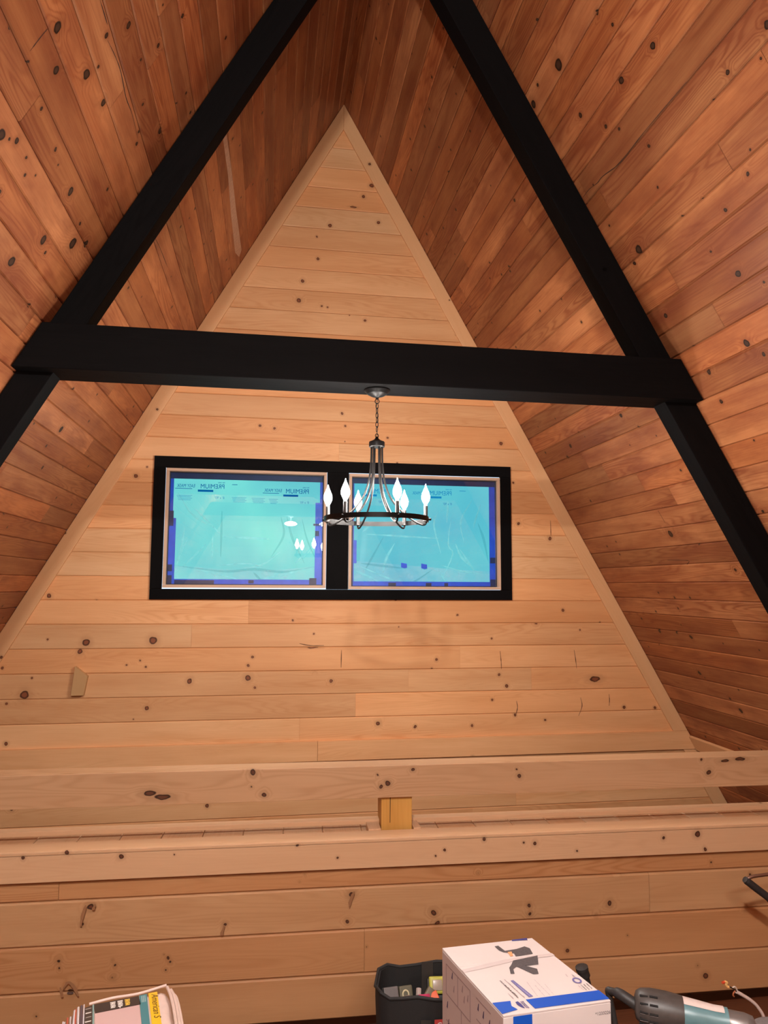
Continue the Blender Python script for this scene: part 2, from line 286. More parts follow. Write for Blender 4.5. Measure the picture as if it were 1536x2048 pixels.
# ---------------- boarded surfaces ----------------
PROF = lambda w, g, s: [(0, -.009), (s, -.009), (s, -g), (s+g*1.1, 0), (w-s-g*1.1, 0), (w-s, -g), (w-s, -.009), (w, -.009)]
def boards(bm, O, U, V, Nn, u0, u1, lines, joints=None, g=.0035, s=.0009, holes=(), maxl=None, gap=.0008):
    """lines: board edges along V.  joints: {row: [u...]}.  holes: (ua, ub, va, vb)"""
    uvl = bm.loops.layers.uv.verify()
    col = bm.loops.layers.float_color.get('tone') or bm.loops.layers.float_color.new('tone')
    P = lambda u, v, n: O+U*u+V*v+Nn*n
    for r, (va, vb) in enumerate(zip(lines, lines[1:])):
        cuts = [u0]
        if joints and r in joints: cuts += sorted(joints[r])
        elif maxl:
            u = u0+random.uniform(.2, 1)*maxl
            while u < u1-.3: cuts.append(u); u += maxl*random.uniform(.6, 1.1)
        cuts.append(u1)
        for a, b in zip(cuts, cuts[1:]):
            if b-a < .02: continue
            a2, b2 = a+gap, b-gap
            tn = (random.random(), random.random(), random.random(), 1); off = (random.uniform(0, 400), random.uniform(0, 400))
            pieces = [(a2, b2, va, vb)]
            for ha, hb, hva, hvb in holes:
                nx = []
                for (pa, pb, qa, qb) in pieces:
                    if pb <= ha or pa >= hb or qb <= hva or qa >= hvb: nx.append((pa, pb, qa, qb)); continue
                    if pa < ha: nx.append((pa, ha, qa, qb))
                    if pb > hb: nx.append((hb, pb, qa, qb))
                    m0, m1 = max(pa, ha), min(pb, hb)
                    if qa < hva: nx.append((m0, m1, qa, hva))
                    if qb > hvb: nx.append((m0, m1, hvb, qb))
                pieces = nx
            for pa, pb, qa, qb in pieces:
                pr = [(va+x, n) for x, n in PROF(vb-va, g, s)]
                pts = []
                for (x0, n0), (x1, n1) in zip(pr, pr[1:]):
                    if x1 <= qa or x0 >= qb:
                        continue
                    lo, hi = max(x0, qa), min(x1, qb)
                    f = lambda x: n0 if x1-x0 < 1e-9 else n0+(n1-n0)*(x-x0)/(x1-x0)
                    if x1-x0 < 1e-9: lo_n, hi_n = n0, n1
                    else: lo_n, hi_n = f(lo), f(hi)
                    vs = [bm.verts.new(P(pa, lo, lo_n)), bm.verts.new(P(pb, lo, lo_n)), bm.verts.new(P(pb, hi, hi_n)), bm.verts.new(P(pa, hi, hi_n))]
                    fc = bm.faces.new(vs)
                    for l, (uu, vv) in zip(fc.loops, ((pa, lo), (pb, lo), (pb, hi), (pa, hi))):
                        l[uvl].uv = (uu+off[0], vv-va+off[1]); l[col] = tn
                # little end faces at butt joints
    # backing
    for ha in [None]:
        rects = [(u0, u1, lines[0], lines[-1])]
        for h in holes:
            nx = []
            for pa, pb, qa, qb in rects:
                a_, b_, c_, d_ = h
                nx += [(pa, a_, qa, qb), (b_, pb, qa, qb), (a_, b_, qa, c_), (a_, b_, d_, qb)]
            rects = nx
        for pa, pb, qa, qb in rects:
            vs = [bm.verts.new(P(*q, -.010)) for q in ((pa, qa), (pb, qa), (pb, qb), (pa, qb))]
            fc = bm.faces.new(vs)
            for l in fc.loops: l[uvl].uv = (l.vert.co.x, l.vert.co.z); l[col] = (0, 0, 0, 1)
            vs2 = [bm.verts.new(P(*q, -.030)) for q in ((pa, qa), (pb, qa), (pb, qb), (pa, qb))]
            bm.faces.new(vs2[::-1])
def clip(bm, co, no):
    "drop what lies on the side the normal points to"
    bmesh.ops.bisect_plane(bm, geom=bm.verts[:]+bm.edges[:]+bm.faces[:], plane_co=co, plane_no=no, clear_outer=True)
NR = Vector((1, 0, MM)).normalized(); NL = Vector((-1, 0, MM)).normalized()   # outward normals of the slopes
APEX = Vector((XR, 0, HZ))
LOW = FZ-3.2

# slopes
for side, nm, nn, mt, pitch, s0, jn in ((1, 'wall_right', NR, ROOF_R, .1329, 2.3506, {}), (-1, 'wall_left', NL, ROOF_L, .1282, (3.9354-1.5074)*SL, {})):
    bm = bmesh.new()
    st = s0 % pitch - pitch
    lines = [st+k*pitch for k in range(int((HZ-LOW)*SL/pitch)+2)]
    Vd = Vector((side*MM, 0, -1)).normalized()
    boards(bm, APEX.copy(), Vector((0, 1, 0)), Vd, -nn, -3.6, 5.54, lines, None, g=.0048, s=.0020, maxl=3.4)
    clip(bm, APEX, Vector((-side, 0, 0)))
    o = fin(bm, nm, mt); struct(o, 'steep boarded ceiling slope of stained knotty pine, %s side' % ('right' if side > 0 else 'left'))
# far gable
sp = .1749; ztop = 3.5565+FZ
zl = [ztop+2*sp-i*sp for i in range(0, 46)]
bm = bmesh.new()
jt = {21: [-.16], 22: [-.57], 23: [1.471], 24: [1.062, 2.051], 25: [.654], 26: [.235], 14: [.506]}
jt = {k+2: v for k, v in jt.items()}
for k in range(48):
    if k not in jt: jt[k] = [] if k < 16 or 16 < k < 23 else [random.uniform(-1.5, 2.5)]
WIN = (-.79, .4145, FZ-.023, FZ+.870); WIN2 = (.588, 1.806, FZ-.030, FZ+.867)
OC = (-.80, 1.815, FZ-.04, FZ+.88)
hole = (OC[0], OC[1], -OC[3], -OC[2])
boards(bm, Vector((0, D, 0)), Vector((1, 0, 0)), Vector((0, 0, -1)), Vector((0, -1, 0)), -2.8, 4.6, [-z for z in zl if z > LOW-.3], jt, g=.0048, s=.0009, holes=[hole])
clip(bm, APEX, NR); clip(bm, APEX, NL)
struct(fin(bm, 'wall_far', PINE), 'pale pine gable wall of horizontal tongue and groove boards')
# near gable behind the camera
bm = bmesh.new()
boards(bm, Vector((0, -3.55, 0)), Vector((1, 0, 0)), Vector((0, 0, -1)), Vector((0, 1, 0)), -3.8, 5.6, [-z for z in zl if z > LOW-.2], None, g=.003, maxl=3)
clip(bm, APEX, NR); clip(bm, APEX, NL)
struct(fin(bm, 'wall_near', PINE), 'pine gable wall behind the viewer')
# floors
bm = bmesh.new()
boards(bm, Vector((0, 0, 0)), Vector((1, 0, 0)), Vector((0, 1, 0)), Vector((0, 0, 1)), -2.7, 3.72, [-3.55+.13*i for i in range(52)], None, g=.002, maxl=2.5)
struct(fin(bm, 'floor', FLOORM), 'dark brown loft floor')
bm = bmesh.new()
boards(bm, Vector((0, 0, LOW+.1)), Vector((1, 0, 0)), Vector((0, 1, 0)), Vector((0, 0, 1)), -4.2, 5.2, [-3.6+.13*i for i in range(71)], None, g=.002, maxl=2.5)
struct(fin(bm, 'floor_lower', FLOORM), 'dark floor of the storey below')

# cracks, scuffs and one bare streak in the boards
CRM = plain('crack_in_board', (.045, .017, .009), .9)
def cracks(parent, L, n, w=.0022, off=.0006, m=None):
    n = Vector(n).normalized()
    for P in L:
        P = catmull(P, 4); bm = bmesh.new(); prev = None
        for i, p in enumerate(P):
            t = (P[min(i+1, len(P)-1)]-P[max(i-1, 0)]).normalized(); s_ = t.cross(n)*(w*(.35+.65*math.sin(math.pi*(i+.5)/len(P)))*random.uniform(.5, 1.1))
            cur = (bm.verts.new(p+n*off+s_), bm.verts.new(p+n*off-s_))
            if prev: bm.faces.new((prev[0], cur[0], cur[1], prev[1]))
            prev = cur
        bmesh.ops.recalc_face_normals(bm, faces=bm.faces[:]); fin(bm, 'crack', m or CRM, parent)
OB = bpy.data.objects
cracks(OB['wall_left'], CR_L, -NL, .0026); cracks(OB['wall_right'], CR_R, -NR, .0026); cracks(OB['wall_far'], CR_G, (0, -1, 0), .0036, m=plain('gable_crack', (.14, .055, .022), .9))
sb = slab('bare_streak', [Vector(p)-NL*.0004 for p in BARE], -NL, .0006, plain('bare_wood', (.50, .30, .19), .6, noise=.3, nscale=50), OB['wall_left']); sb['label'] = 'pale bare streak on a stained board'

# gable trims along the slopes
def slope_trim(name, side, z0, z1, w=.108, y=D, t=.02):
    bm = bmesh.new(); e = (Vector((side*MM, 0, -1))).normalized(); n = Vector((-side, 0, -MM)).normalized()
    off = .002
    def P(z, k, yy): 
        q = Vector((roof_x(z, side), yy, z)); return q+n*(off+k)
    if z0 > HZ-.3:   # mitred at the apex, meeting on the centre line
        top0 = Vector((XR, 0, HZ-off*SL/MM)); dz = (w+off)*SL/MM
        a0 = Vector((XR, y, HZ-off*SL/MM)); a1 = Vector((XR, y, HZ-dz))
    else: a0, a1 = P(z0, 0, y), P(z0, w, y); a1.z = z0; a1.x = roof_x(z0, side)-side*(w+off)*SL
    b0 = Vector((roof_x(z1, side)-side*off*SL, y, z1)); b1 = Vector((roof_x(z1, side)-side*(w+off)*SL, y, z1))
    f = Vector((0, -t, 0))
    pts = [b0, b1, b1+f, b0+f, a0, a1, a1+f, a0+f]
    if side < 0: pts = [b1, b0, b0+f, b1+f, a1, a0, a0+f, a1+f]
    box8(bm, pts, uvL=e)
    bmesh.ops.recalc_face_normals(bm, faces=bm.faces[:]); bevel(bm, .004, 2)
    return fin(bm, name, TRIM)
BT, BB = FZ-1.157, FZ-1.302
struct(slope_trim('trim_1', -1, HZ, BT), 'raking pine trim board on the left edge of the gable')
struct(slope_trim('trim_2', 1, HZ, BT), 'raking pine trim board on the right edge of the gable')
struct(slope_trim('trim_3', -1, BB-.002, LOW+.1), 'raking trim below the belt board, left')
struct(slope_trim('trim_4', 1, BB-.002, LOW+.1), 'raking trim below the belt board, right')
# belt board across the gable with its joint, and the strips along the slopes
bm = bmesh.new()
for a, b in ((roof_x(BT, -1)-.0, .370), (.3715, roof_x(BT, 1)+.0)):
    xa = a; xb = b
    p = [Vector(q) for q in ((xa, D-.024, BB), (xb, D-.024, BB), (xb, D, BB), (xa, D, BB), (xa, D-.024, BT), (xb, D-.024, BT), (xb, D, BT), (xa, D, BT))]
    if a < 0: p[0].x = p[3].x = roof_x(BB, -1)+.004; p[4].x = p[7].x = roof_x(BT, -1)+.004
    else: p[1].x = p[2].x = roof_x(BB, 1)-.004; p[5].x = p[6].x = roof_x(BT, 1)-.004
    box8(bm, p)
bevel(bm, .002, 1)
struct(fin(bm, 'trim_5', PINE), 'horizontal belt board low on the gable')
for side, nm in ((1, 'trim_6'), (-1, 'trim_7')):
    bm = bmesh.new(); n = Vector((-side, 0, -MM)).normalized(); y0, y1 = 3.62, D-.03
    za, zb = FZ-1.19, FZ-1.30
    A = [Vector((roof_x(z, side), y, z))+n*.002 for z, y in ((zb, y0), (zb, y1), (za, y1), (za, y0))]
    Bq = [q+n*.022 for q in A]
    if side > 0: box8(bm, A+Bq, uvL=(0, 1, 0))
    else: box8(bm, Bq+A, uvL=(0, 1, 0))
    bmesh.ops.recalc_face_normals(bm, faces=bm.faces[:]); bevel(bm, .002, 1)
    struct(fin(bm, nm, TRIM), 'light pine strip running along the foot of the slope')

# ---------------- knee wall, cap boards, ledge, rail (turned a little against the gable) ----------------
KA = -math.atan(.029)
KM = Matrix.Rotation(KA, 4, 'Z')      # local x along the wall; local y = world y0 at x=0
def K(x, y, z): return KM @ Vector((x, y*math.cos(KA), z))
Ux = KM @ Vector((1, 0, 0)); Ny = KM @ Vector((0, -1, 0))
bm = bmesh.new()
kz = [.0, .0+.012]
klines = [-(.540+.175), -.540, -.366, -.192, -.022]
y0 = 3.165
ZC = .742   # top of front cap
kj = {0: [-.91], 1: [1.605], 2: [.33], 3: []}
boards(bm, K(0, y0, 0), Ux, Vector((0, 0, -1)), Ny, -2.9, 3.95, [-.712, -.538, -.366, -.191, -.018], kj, g=.0050, s=.0020)
clip(bm, APEX+NR*0, NR); clip(bm, APEX, NL)
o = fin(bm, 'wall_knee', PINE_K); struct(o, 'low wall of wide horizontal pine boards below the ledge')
cracks(o, [[Vector(p)+Ny*.010 for p in l] for l in CR_K], Ny, .0075, m=plain('bark_streak', (.27, .12, .05), .8))
def capb(name, x0, x1, ya, yb, za, zb, mat, bev=.002, lab=''):
    bm = bmesh.new()
    P = [K(x, y, z) for x, y, z in ((x0, ya, za), (x1, ya, za), (x1, yb, za), (x0, yb, za), (x0, ya, zb), (x1, ya, zb), (x1, yb, zb), (x0, yb, zb))]
    box8(bm, P)
    clip(bm, APEX+NR*-.004, NR); clip(bm, APEX+NL*-.004, NL)
    bevel(bm, bev, 2)
    return fin(bm, name, mat)
# core of the wall (studs hidden between the skins)
struct(capb('wall_core', -2.9, 3.9, y0+.032, y0+.28, .02, .70, PINE_K, .001), 'inside of the low wall')
struct(capb('trim_8', -2.9, 3.9, y0-.024, y0+.012, .622, ZC-.017, CAPM, .002), 'front fascia board under the ledge cap')
struct(capb('trim_9', -2.9, 3.9, y0-.027, y0+.075, ZC-.016, ZC, CAPM, .004), 'front cap strip of the ledge')
struct(capb('trim_10', -2.9, 3.9, y0+.182, y0+.232, ZC-.008, ZC+.012, CAPM, .002), 'back cap strip of the ledge')
bm = bmesh.new()
boards(bm, K(0, y0, ZC-.030), Ny*-1, Ux, Vector((0, 0, 1)), .0, .30, [-2.651+.1755*i for i in range(36)], None, g=.003, s=.001)
clip(bm, APEX, NR); clip(bm, APEX, NL)
struct(fin(bm, 'ledge', CAPM), 'narrow boarded ledge between the two cap strips')
for xa, xb in ((.352, .408), (.553, .585)):
    struct(capb('trim_11' if xa < .5 else 'trim_12', xa, xb, y0+.076, y0+.181, ZC-.029, ZC+.004, CAPM, .002), 'short spacer block beside the post')
rl = empty('guard_rail', K(.48, y0+.16, ZC-.03)); tag(rl, 'pale planed pine guard rail on a short yellowish post above the boarded ledge', 'railing')
RZ0, RZ1 = FZ-.935, FZ-.797
a = capb('top_rail', -1.98, 3.6, 3.25, 3.355, RZ0, RZ1, RAILM, .003); a.parent = rl
bm = bmesh.new()
P = [K(x, y, z) for x, y, z in ((.412, y0+.105, ZC-.028), (.550, y0+.105, ZC-.028), (.550, y0+.235, ZC-.028), (.412, y0+.235, ZC-.028))]
P += [p+Vector((0, 0, RZ0-ZC+.028)) for p in P]
box8(bm, P, uvL=(0, 0, 1)); bevel(bm, .003, 2)
# the split down the front of the post
pst = fin(bm, 'post', POSTM, rl); pst['label'] = 'short square post with a split down its front'
bm = bmesh.new(); q = [K(.450, y0+.1046, ZC+.02), K(.4525, y0+.1046, ZC+.02), K(.4535, y0+.1046, RZ0-.002), K(.4505, y0+.1046, RZ0-.002)]
sp_ = slab('crack', q, KM @ Vector((0, -1, 0)), .0006, plain('crack_dark', (.03, .012, .005), .9), pst)
rl_inv = rl
settle(rl); 

# ---------------- truss ----------------
def rafter(name, side, perp, y0, y1, lab, zt=None, zb=None):
    root_z = 0
    bm = bmesh.new(); n = Vector((-side, 0, -MM)).normalized()
    zb = FZ-1.81 if zb is None else zb
    top0 = Vector((XR, 0, HZ-.004*SL/MM)); top1 = Vector((XR, 0, HZ-perp*SL/MM))
    b0 = Vector((roof_x(zb, side)-side*.004*SL, 0, zb)); b1 = Vector((roof_x(zb, side)-side*perp*SL, 0, zb))
    c = XR+side*.002
    top0.x = top1.x = c
    P = []
    for q in (b0, b1): pass
    F = Vector((0, y0, 0)); B = Vector((0, y1, 0))
    pts = [b1+F, b0+F, b0+B, b1+B, top1+F, top0+F, top0+B, top1+B] if side > 0 else [b0+F, b1+F, b1+B, b0+B, top0+F, top1+F, top1+B, top0+B]
    box8(bm, pts, uvL=(side*MM, 0, -1)); bmesh.ops.recalc_face_normals(bm, faces=bm.faces[:]); bevel(bm, .004, 2)
    return tag(fin(bm, name, BLACK), lab, 'rafter')
rafter('rafter', -1, .142, 3.362, 3.472, 'black stained rafter running down the left roof slope', zb=.004)
rafter('rafter', 1, .158, 3.362, 3.472, 'black stained rafter running down the right roof slope', zb=.004)
CZ0, CZ1 = FZ+.955, FZ+1.166
def collar(name, ya, yb, z0, z1, lab):
    bm = bmesh.new(); e = .004*SL
    # the beam is let around the rafters: its two ends are cut to the slopes
    F = [(roof_x(z0, -1)+e, z0), (roof_x(z0, 1)-e, z0), (roof_x(z1, 1)-e, z1), (roof_x(z1, -1)+e, z1)]
    pts = [Vector((x, y, z)) for x, y, z in ((F[0][0], ya, z0), (F[1][0], ya, z0), (F[1][0], yb, z0), (F[0][0], yb, z0), (F[3][0], ya, z1), (F[2][0], ya, z1), (F[2][0], yb, z1), (F[3][0], yb, z1))]
    box8(bm, pts, uvL=(1, 0, 0)); bevel(bm, .005, 2)
    return tag(fin(bm, name, BLACK), lab, 'beam')
collar('collar_beam', 3.29, 3.494, CZ0, CZ1, 'black horizontal collar beam crossing the room, chandelier hanging from it')
collar('collar_beam', -.62, -.44, FZ+1.105, FZ+1.30, 'black collar beam behind the viewer')
collar('collar_beam', -.60, -.46, FZ+1.90, FZ+2.0, 'short upper tie beam behind the viewer')

# ---------------- ceiling lights behind the viewer (seen only as reflections, bar the added right-hand one) ----------------
DOMEM = emit('lit_dome', (1, .97, .93), DOME_S)
def dome(x, y, z, r, lab, em=None):
    t = empty('flush_light', (x, y, z)); tag(t, lab, 'ceiling light', 'round flush lights behind the viewer')
    bm = bmesh.new(); lathe(bm, [(.04, 0), (.04, -.012), (.008, -.018), (.008, -.082), (.022, -.086), (.0001, -.088)], n=24); fin(bm, 'stem', plain('white_stem', (.8, .78, .75), .4), t, True)
    bm = bmesh.new(); lathe(bm, [(r*math.cos(q)+1e-4*(q > 0), -.120+.034*math.sin(q)) for q in (math.pi*(i/16-.5) for i in range(17))], n=36); fin(bm, 'diffuser', em or DOMEM, t, True, 180)
dome(-.40, -.53, FZ+1.899, .095, 'round flush light on the upper tie beam', emit('lit_dome_upper', (1, .97, .93), DOME_T))
dome(.30, -.53, FZ+1.104, .095, 'round flush light under the left half of the rear collar beam')
dome(.86, -.53, FZ+1.104, .095, 'added unseen round light under the right half of the rear collar beam')  # added lamp: spreads the light and softens the collar beam's shadow

# ---------------- windows ----------------
yF = D-.022
def frame_pts(bm, x0, x1, z0, z1, w, ya, yb, sides='lrtb', wt=None, wb=None):
    wt = wt or w; wb = wb or w
    if 't' in sides: bx(bm, (x0, ya, z1-wt), (x1, yb, z1))
    if 'b' in sides: bx(bm, (x0, ya, z0), (x1, yb, z0+wb))
    if 'l' in sides: bx(bm, (x0, ya, z0+wb+.0005), (x0+w, yb, z1-wt-.0005))
    if 'r' in sides: bx(bm, (x1-w, ya, z0+wb+.0005), (x1, yb, z1-wt-.0005))
bm = bmesh.new()
cx0, cx1, cz0, cz1 = -.8784, 1.8948, FZ-.1102, FZ+.9585
bx(bm, (cx0, yF, FZ+.872), (cx1, D-.001, cz1)); bx(bm, (cx0, yF, cz0), (cx1, D-.001, FZ-.032))
for a_, b_ in ((cx0, -.793), (.417, .585), (1.809, cx1)): bx(bm, (a_, yF, FZ-.0315), (b_, D-.001, FZ+.8715))
bevel(bm, .003, 2)
struct(fin(bm, 'trim_13', BLACK), 'wide flat black casing around the pair of windows')
JAMB = wood('pale_jamb', (.62, .42, .30), (.50, .32, .21), (.2, .1, .05), (), kd=.05, kmax=.006, rings=.1, tint=.03, grain=.3)
GL, gnt, gb = mat_new('window_glass')
gnt.nodes.remove(gb); gt = gnt.nodes.new('ShaderNodeBsdfTransparent'); gg = gnt.nodes.new('ShaderNodeBsdfGlossy'); gg.inputs['Roughness'].default_value = .0
gf = gnt.nodes.new('ShaderNodeFresnel'); gf.inputs['IOR'].default_value = 1.6; gm = gnt.nodes.new('ShaderNodeMixShader')
gt.inputs[0].default_value = (.93, .98, .98, 1)
gnt.links.new(gf.outputs[0], gm.inputs[0]); gnt.links.new(gt.outputs[0], gm.inputs[1]); gnt.links.new(gg.outputs[0], gm.inputs[2]); gnt.links.new(gm.outputs[0], gnt.nodes['Material Output'].inputs[0])
VINYL = plain('dark_sash', (.02, .022, .035), .4)
# masking film: thin translucent plastic lit by the daylight behind it
def film(name, ca, cb, mixs, tr=.9):
    m, nt, b = mat_new(name); N = nt.nodes.new; L = nt.links.new; nt.nodes.remove(b)
    g = N('ShaderNodeNewGeometry'); n = N('ShaderNodeTexNoise'); n.inputs['Scale'].default_value = mixs; n.inputs['Detail'].default_value = 2; L(g.outputs['Position'], n.inputs['Vector'])
    mx = N('ShaderNodeMix'); mx.data_type = 'RGBA'; mx.inputs[6].default_value = (*ca, 1); mx.inputs[7].default_value = (*cb, 1)
    r = N('ShaderNodeMapRange'); L(n.outputs['Fac'], r.inputs[0]); r.inputs[1].default_value = .3; r.inputs[2].default_value = .7; L(r.outputs[0], mx.inputs[0])
    t = N('ShaderNodeBsdfTranslucent'); L(mx.outputs[2], t.inputs[0])
    tp = N('ShaderNodeBsdfTransparent'); L(mx.outputs[2], tp.inputs[0])
    m0 = N('ShaderNodeMixShader'); m0.inputs[0].default_value = .12; L(t.outputs[0], m0.inputs[1]); L(tp.outputs[0], m0.inputs[2])
    d = N('ShaderNodeBsdfGlossy'); d.inputs['Roughness'].default_value = .25
    m2 = N('ShaderNodeMixShader'); m2.inputs[0].default_value = .004; L(m0.outputs[0], m2.inputs[1]); L(d.outputs[0], m2.inputs[2]); L(m2.outputs[0], nt.nodes['Material Output'].inputs[0])
    return m
FILM = film('masking_film', (.24, .66, .48), (.15, .46, .42), 1.6)
def frost(name, tint, fr, wht, sc=9):
    m, nt, b = mat_new(name); N = nt.nodes.new; L = nt.links.new; nt.nodes.remove(b)
    g = N('ShaderNodeNewGeometry'); n = N('ShaderNodeTexNoise'); n.inputs['Scale'].default_value = sc; n.inputs['Detail'].default_value = 4; L(g.outputs['Position'], n.inputs['Vector'])
    r = N('ShaderNodeMapRange'); L(n.outputs['Fac'], r.inputs[0]); r.inputs[1].default_value = .3; r.inputs[2].default_value = .7; r.inputs[3].default_value = fr*.4; r.inputs[4].default_value = fr*1.4
    t = N('ShaderNodeBsdfTransparent'); t.inputs[0].default_value = (*tint, 1); d = N('ShaderNodeBsdfDiffuse'); d.inputs[0].default_value = (*wht, 1)
    m2 = N('ShaderNodeMixShader'); L(r.outputs[0], m2.inputs[0]); L(t.outputs[0], m2.inputs[1]); L(d.outputs[0], m2.inputs[2]); L(m2.outputs[0], nt.nodes['Material Output'].inputs[0])
    return m
FILM2 = frost('film_double', (.95, .97, 1), .22, (.75, .9, 1), 12)
CREASE = frost('film_crease', (.95, 1, 1), .42, (.42, .95, 1))
CREASE_D = frost('film_crease_dark', (.72, .85, .86), .02, (.5, .7, .8))
FILM_R = film('masking_film_right', (.155, .50, .44), (.105, .40, .42), 1.6)
TAPE = plain('painters_tape', (.020, .10, .85), .45, noise=.3, nscale=14)
TAPE2 = plain('painters_tape_double', (.016, .028, .12), .5, noise=.4, nscale=10)
INK = plain('blue_ink', (.0, .10, .30), .6)
INK.node_tree.nodes['Principled BSDF'].inputs['Transmission Weight'].default_value = 0
INKF = frost('blue_print', (.06, .40, .72), .05, (.02, .2, .5))
INKL = frost('pale_blue_print', (.25, .66, .90), .05, (.1, .4, .7))
def crease_strip(parent, pts, w, y, mat=CREASE):
    P = catmull([(x, y, z) for x, z in pts], 6); bm = bmesh.new(); prev = None
    for i, p in enumerate(P):
        t = (P[min(i+1, len(P)-1)]-P[max(i-1, 0)]).normalized(); s = Vector((-t.z, 0, t.x))
        ww = w*math.sin(math.pi*(i+.6)/(len(P)+.2))*.5+.0004
        cur = (bm.verts.new(p+s*ww), bm.verts.new(p+Vector((0, -.0015, 0))), bm.verts.new(p-s*ww))
        if prev:
            bm.faces.new((prev[0], cur[0], cur[1], prev[1])); bm.faces.new((prev[1], cur[1], cur[2], prev[2]))
        prev = cur
    return fin(bm, 'crease', mat, parent, True, 180)
def window(nm, X0, X1, Z0, Z1, flab, which):
    w = empty(nm, ((X0+X1)/2, D, Z0)); struct(w, 'fixed window pane in a thin pale wood jamb')
    bm = bmesh.new(); frame_pts(bm, X0, X1, Z0, Z1, .022, D-.018, D+.045); bevel(bm, .0015, 1); fin(bm, 'jamb', JAMB, w)
    bm = bmesh.new(); frame_pts(bm, X0+.0225, X1-.0225, Z0+.0225, Z1-.0225, .005, D+.018, D+.044); bevel(bm, .001, 1); fin(bm, 'sash', VINYL, w)
    bm = bmesh.new(); bx(bm, (X0+.028, D+.022, Z0+.028), (X1-.028, D+.026, Z1-.028)); fin(bm, 'glass', GL, w)
    settle(w)
    # film and tape outside the glass
    f = empty('masking_film', ((X0+X1)/2, D+.05, Z0)); tag(f, flab, 'masking film')
    x0, x1, z0, z1 = X0+.022, X1-.022, Z0+.022, Z1-.022
    yf = D+.074
    bm = bmesh.new(); nx, nz = 60, 44; rnd = random.Random(5 if which else 9); G = {}
    folds = [(rnd.uniform(x0, x1), rnd.uniform(z0, z1), rnd.uniform(-.5, .5), rnd.uniform(.02, .05), rnd.uniform(.002, .006)) for _ in range(26)]
    for i in range(nx+1):
        for j in range(nz+1):
            x = x0-.01+(x1-x0+.02)*i/nx; z = z0-.01+(z1-z0+.02)*j/nz; yy = 0
            for fx, fz, sl, ww, am in folds:
                dd = (x-fx)-sl*(z-fz); yy += am*math.exp(-(dd/ww)**2)*math.exp(-((z-fz)/.28)**2)
            G[i, j] = bm.verts.new((x, yf+yy, z))
    for i in range(nx):
        for j in range(nz): bm.faces.new((G[i, j], G[i+1, j], G[i+1, j+1], G[i, j+1]))
    fin(bm, 'sheet', FILM_R if which else FILM, f, True, 180)
    yt = D+.050
    def tp(xa, za, xb, zb, m=TAPE, dy=0, nme='tape'):
        bm = bmesh.new(); bx(bm, (xa, yt+dy, za), (xb, yt+dy+.0006, zb)); return fin(bm, nme, m, f)
    # perimeter tape
    if which == 0:
        tp(x0, z1-.048, x1, z1+.003, TAPE2); tp(x0, z0-.003, x1, z0+.042)
        tp(x0, z0, x0+.028, z1, dy=.002); tp(x0+.012, z0+.03, x0+.052, z0+.50, dy=.0035); tp(x1-.026, z0, x1, z1, dy=.002); tp(x1-.060, z0+.04, x1-.018, z0+.64, dy=.0035)
        tp(x0, z0+.44, x0+.034, z0+.555, TAPE2, -.001); tp(x0+.005, z0+.10, x0+.035, z0+.15, TAPE2, -.001); tp(x0, z0, x0+.035, z0+.07, TAPE2, -.001)
        tp(x0+.055, z0, x0+.345, z0+.034, TAPE2, -.001); tp(x0+.60, z0+.012, x0+.64, z0+.036, TAPE2, -.001); tp(x1-.10, z0+.005, x1-.045, z0+.055, TAPE2, -.001)
        tp(x1-.075, z0+.46, x1-.02, z0+.475, TAPE2, -.001); tp(x1-.06, z0+.38, x1-.03, z0+.42, TAPE2, -.001)
    else:
        tp(x0, z1-.045, x1, z1+.003, TAPE2); tp(x0, z0-.003, x1, z0+.040); tp(x0, z0, x0+.026, z1, dy=.002); tp(x1-.05, z0, x1, z1, dy=.002)
        tp(x0, z0, x0+.02, z1, TAPE2, -.001)
        tp(x0+.01, z0+.18, x0+.048, z0+.36, dy=.0035)
        for a_, w_ in ((.30, .06), (.60, .045), (.75, .03)): tp(x0+a_, z0, x0+a_+w_, z0+.030, TAPE2, -.001)
        tp(x1-.045, z0+.19, x1, z0+.235, TAPE2, -.001); tp(x1-.045, z0, x1, z0+.06, TAPE2, -.001)
        for xx, zz in ((.425, .165), (.587, .160)):
            q = [(x0+xx-.024, yt-.002, z0+zz+.022), (x0+xx+.022, yt-.002, z0+zz+.015), (x0+xx+.024, yt-.002, z0+zz-.016), (x0+xx+.004, yt-.002, z0+zz-.022), (x0+xx-.024, yt-.002, z0+zz-.014)]
            s = slab('tape_tab', q, (0, 1, 0), .0006, TAPE, f); s['label'] = 'small loose tab of blue tape'
    # gathered lower hem of the sheet
    bm = bmesh.new(); zt = [(.0, .145), (.15, .135), (.3, .12), (.5, .11), (.7, .115), (.85, .13), (1, .15)] if which == 0 else [(.0, .20), (.2, .185), (.4, .165), (.55, .155), (.75, .135), (1, .125)]
    prev = None
    for s_, h in zt:
        x = x0+.02+(x1-x0-.05)*s_; cur = (bm.verts.new((x, yf-.006, z0+.02)), bm.verts.new((x, yf-.008, z0+h)))
        if prev: bm.faces.new((prev[0], cur[0], cur[1], prev[1]))
        prev = cur
    fin(bm, 'hem', FILM2, f)
    yc = yf-.010
    wd = x1-x0
